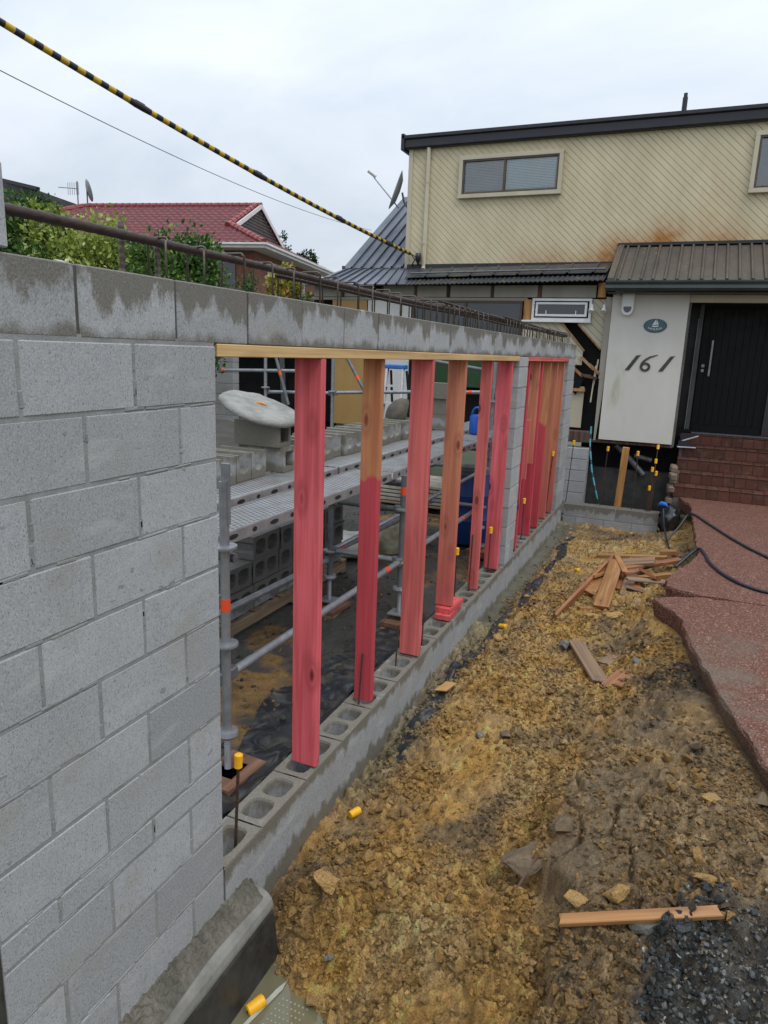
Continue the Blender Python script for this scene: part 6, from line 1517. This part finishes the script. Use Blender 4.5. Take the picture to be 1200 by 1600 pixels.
def make_offcuts():
    z = soil_z
    offcut((.67, 3.98, z(.67, 3.98) + .02), (.94, 5.45, .17), .03, .085, 'long thin dark board leaning along the left of the offcut pile', M_OFF3, .15)
    offcut((1.03, 4.30, z(1.03, 4.3) + .035), (1.04, 5.55, .20), .14, .035, 'wide wet board lying foremost on the offcut pile', M_OFF)
    offcut((.88, 4.75, .07), (1.02, 5.60, .15), .12, .035, 'board lying left of the wide one on the offcut pile', M_OFF)
    offcut((.80, 6.20, .06), (1.52, 6.02, .19), .09, .04, 'long batten lying across the back of the offcut pile', M_OFF)
    offcut((.93, 5.65, .13), (1.40, 5.62, .235), .19, .04, 'broad board resting on top in the middle of the offcut pile', M_OFF2, .1)
    offcut((1.20, 4.85, .06), (1.22, 5.55, .16), .11, .05, 'short dark board sticking out at the right of the offcut pile', M_OFF2)
    offcut((1.10, 5.0, .06), (1.18, 5.9, .14), .08, .04, 'narrow board wedged under the middle of the offcut pile', M_OFF3)
    offcut((1.28, 5.75, .12), (1.66, 5.98, .20), .09, .035, 'dark split board at the right end of the offcut pile', M_OFF3)
    offcut((1.27, 5.35, .10), (1.60, 5.5, .15), .07, .05, 'pale block of pine at the right of the offcut pile', M_OFF)
    offcut((1.46, 6.45, .14), (1.62, 6.45, .16), .10, .045, 'small orange block behind the offcut pile', M_OFF)
    offcut((.86, 4.20, z(.86, 4.2) + .03), (1.02, 4.36, .05), .04, .035, 'small orange stick in front of the wide board', M_OFF)
    offcut((.95, 5.2, .02), (1.3, 5.15, .04), .12, .04, 'hidden board at the bottom of the offcut pile', M_OFF2)
    offcut((.84, 4.9, .10), (.99, 5.75, .19), .05, .03, 'thin strip leaning over the left boards of the offcut pile', M_OFF3, .4)
    offcut((1.12, 5.45, .17), (1.46, 5.72, .21), .12, .03, 'reddish board lying slantwise on the right of the offcut pile', M_OFF3)
    offcut((1.0, 5.9, .08), (1.36, 6.1, .13), .10, .04, 'dark board tucked under the long batten of the offcut pile', M_OFF2)
    offcut((1.16, 5.2, .19), (1.02, 5.72, .22), .06, .03, 'short orange strip on top of the wide boards of the offcut pile', M_OFF)
    offcut((1.34, 4.98, .08), (1.52, 5.2, .12), .05, .03, 'red splinter beside the broken path edge', M_OFF3)
    rp = random.Random(21)
    for k in range(14):
        x = rp.uniform(.92, 1.46); y = rp.uniform(4.9, 6.0); a = rp.uniform(0, 3.14); L = rp.uniform(.08, .22); zz = rp.uniform(.08, .21)
        offcut((x - L * math.cos(a), y - L * math.sin(a), zz), (x + L * math.cos(a), y + L * math.sin(a), zz + rp.uniform(-.04, .04)), rp.uniform(.03, .09), rp.uniform(.015, .035), 'short splintered brown piece in the jumble of the offcut pile', rp.choice((M_OFF, M_OFF2, M_OFF3)), rp.uniform(-.5, .5))
    offcut((1.20, 2.70, z(1.2, 2.7) + .03), (.94, 3.36, z(.94, 3.36) + .045), .115, .028, 'long grey board lying flat alone on the earth', M_OFF2)
    offcut((1.19, 3.02, z(1.19, 3.02) + .012), (1.25, 3.42, z(1.25, 3.42) + .014), .11, .02, 'short half buried board right of the long grey board', M_OFF2)
    offcut((1.27, 2.62, z(1.27, 2.62) + .002), (1.36, 2.85, z(1.36, 2.85) + .004), .12, .02, 'reddish board sunk in the earth below the grey board', M_OFF3)
    offcut((1.33, .21, soil_z(1.33, .21) + .05), (1.83, .30, soil_z(1.83, .30) + .03), .040, .024, 'thin orange batten lying across the gravel nearest the camera', M_OFF, .3)
    offcut((1.11, .52, soil_z(1.11, .52) + .01), (1.17, .66, soil_z(1.17, .66) + .03), .012, .012, 'short black stick lying in the crack of the earth', M_ROTTEN)
    b = MB(); x, y = .19, 2.36; zz = soil_z(x, y) + .03
    b.prism([(x - .07, y - .05, zz), (x + .03, y - .08, zz + .03), (x + .07, y + .03, zz + .05), (x - .02, y + .08, zz + .02)], (.0, .0, .006)); tag(b.build('torn_bag_scrap', simple('ochre_paper', (.55, .32, .12), (.45, .25, .09), 10, .7), None), 'crumpled orange paper scrap at the wall foot', 'scrap')
    for k, (x, y, a, lab) in enumerate([(.275, 3.70, .5, 'fallen yellow cap lying beside the trench'), (.16, .93, 1.2, 'fallen yellow cap half buried at the wall foot'), (.62, 5.75, .3, 'small fallen yellow cap far off on the pale earth')]):
        c = MB(); c.lathe([(.0, .030), (.013, .030), (.0185, .026), (.0195, .012), (.0175, -.022), (.0185, -.027), (.012, -.030), (.011, -.012)], (0, 0, 0), 16)
        o = inst('safety_cap', c.mesh('safety_cap', M_CAP, smooth=True), None, (x, y, soil_z(x, y) + .022), (1.3, a, a * 2), (1.15,) * 3); auto(o); tag(o, lab, 'safety cap', 'loose yellow caps')
    c = MB(); c.lathe([(.0, .030), (.013, .030), (.0185, .026), (.0195, .012), (.0175, -.022), (.0185, -.027), (.012, -.030), (.011, -.012)], (0, 0, 0), 16)
    o = inst('safety_cap', c.mesh('safety_cap', M_CAP, smooth=True), None, (.205, -.085, -.322), Vector((.45, .88, .12)).to_track_quat('Z', 'Y').to_euler(), (1.35,) * 3); auto(o); tag(o, 'yellow cap floating on its side in the puddle', 'safety cap', 'loose yellow caps')
    # dimpled drainage sheet and a plastic strip breaking the water
    b = MB()
    for i in range(17):
        for j in range(9):
            x = .245 + .019 * j + .004 * i * .6; y = -.42 + .026 * i
            if x > .40: continue
            b.lathe([(.0055, -.338), (.0045, -.3325), (0, -.3315)], (x, y, 0), 6)
    o = b.build('dimpled_drain_sheet', simple('dull_white_plastic', (.32, .31, .22), (.26, .25, .17), 20, .5)); tag(o, 'dimpled drainage sheet showing as rows of pale dots in the puddle', 'plastic sheet')
    b = MB(); b.prism([(.165, -.36, -.333), (.175, -.37, -.333), (.262, .03, -.331), (.258, .075, -.331), (.238, .02, -.331)], (0, 0, .003)); tag(b.build('plastic_sliver', simple('pale_plastic', (.40, .40, .33), None, 8, .4), None), 'pale sliver of plastic floating beside the yellow cap', 'scrap')
    b = MB(); b.prism([(.52, -.28, -.330), (.66, -.22, -.327), (.60, .0, -.326), (.53, -.05, -.330)], (0, 0, .004)); tag(b.build('plastic_scrap', simple('clear_grey_plastic', (.34, .34, .30), (.28, .27, .22), 8, .25), None), 'square of greyish plastic at the edge of the puddle', 'scrap')
make_offcuts()

def make_wedge():
    b = MB(); b.prism([(-.17, -.52, 2.490), (-.14, -.52, 2.490), (-.14, -.52, 2.506), (-.165, -.52, 2.514)], (0, .03, 0)); tag(b.build('plastic_wedge', simple('pale_wedge_plastic', (.5, .52, .52), None, 10, .5)), 'small pale plastic wedge lying on top of the near wall', 'wedge')
make_wedge()

def make_hose():
    hm = simple('dark_blue_hose', (.014, .019, .030), (.02, .026, .04), 14, .35, .05, 60, spec=.5)
    def sp(ctrl, n=10):
        P = [Vector(c) for c in ctrl]; out = []
        for i in range(len(P) - 1):
            p0 = P[max(i - 1, 0)]; p1 = P[i]; p2 = P[i + 1]; p3 = P[min(i + 2, len(P) - 1)]
            for k in range(n):
                t = k / n; out.append(.5 * ((2 * p1) + (-p0 + p2) * t + (2 * p0 - 5 * p1 + 4 * p2 - p3) * t * t + (-p0 + 3 * p1 - 3 * p2 + p3) * t ** 3))
        out.append(P[-1]); return out
    zp = lambda y: zpath(y) + .014
    b = MB(); b.tube(sp([(1.40, 8.47, .28), (1.44, 8.2, .10), (1.50, 7.6, .02), (1.56, 6.9, .06), (1.62, 6.4, .12), (1.66, 6.1, .2)]), .013, 8); tag(b.build('hose', hm, None, True), 'dark hose dropping from the low wall into the hole beside the path', 'hose', 'dark hoses')
    b = MB(); b.tube(sp([(1.50, 7.4, .06), (1.63, 7.6, .22), (1.72, 7.75, .36), (1.80, 7.6, zp(7.6)), (1.98, 7.0, zp(7.0)), (2.2, 6.3, zp(6.3)), (2.45, 5.7, zp(5.7)), (2.8, 5.2, zp(5.2))]), .014, 8); tag(b.build('hose', hm, None, True), 'upper dark hose curving across the far part of the red path', 'hose', 'dark hoses')
    b = MB(); b.tube(sp([(1.62, 5.5, .24), (1.74, 5.62, .36), (1.82, 5.66, .43), (1.87, 5.5, zp(5.5)), (1.92, 5.1, zp(5.1)), (2.02, 4.75, zp(4.75)), (2.2, 4.45, zp(4.45)), (2.45, 4.35, zp(4.35)), (2.9, 4.4, zp(4.4))]), .015, 8); tag(b.build('hose', hm, None, True), 'lower dark hose looping over the broken edge of the red path', 'hose', 'dark hoses')
make_hose()

def make_ladder():
    t = thing('step_ladder', 'small aluminium step ladder with blue top behind the scaffold planks', 'ladder', (-2.95, 8.9, .1))
    wm = simple('white_ladder_metal', (.62, .63, .65), None, 5, .4); bl = simple('blue_ladder_top', (.02, .16, .55), None, 5, .5)
    for s in (-.2, .2):
        b = MB(); b.plank((-2.95 + s, 8.6, .12), (-2.95 + s * .7, 8.85, 2.05), .03, .08, (0, 1, 0)); b.build('front_rail', wm, t); b = MB(); b.plank((-2.85 + s, 9.25, .12), (-2.92 + s * .7, 8.92, 2.0), .03, .04, (0, 1, 0)); b.build('rear_rail', M_BLACKFAS, t)
    for k in range(6): b = MB(); z = .35 + .28 * k; b.box((-2.95, 8.6 + .13 * (z - .12), z), (.36 - .02 * k, .09, .03)); b.build('step', wm, t)
    b = MB(); b.box((-2.95, 8.88, 2.06), (.36, .16, .07), None, .015); b.build('top_cap', bl, t)
make_ladder()

def make_left_wall():
    W = thing('grey_block_wall', 'far block wall seen through the opening beside the dark doorway', 'wall', (-7.0, 9.3, -.1))
    for k in range(12):
        x = -8.0 - (.2 if k % 2 else 0)
        while x < -6.42:
            x2 = min(x + .4, -6.40); b = MB(); b.box(((x + x2) / 2, 9.3, .0 + k * .2 + .095), (x2 - x - .01, .19, .19), None, .004); b.build('block', M_BLK, W); x = x2
    b = MB(); b.box((-7.2, 9.3, 1.15), (1.58, .18, 2.3)); b.build('mortar_joint', M_MORTAR, W)
make_left_wall()
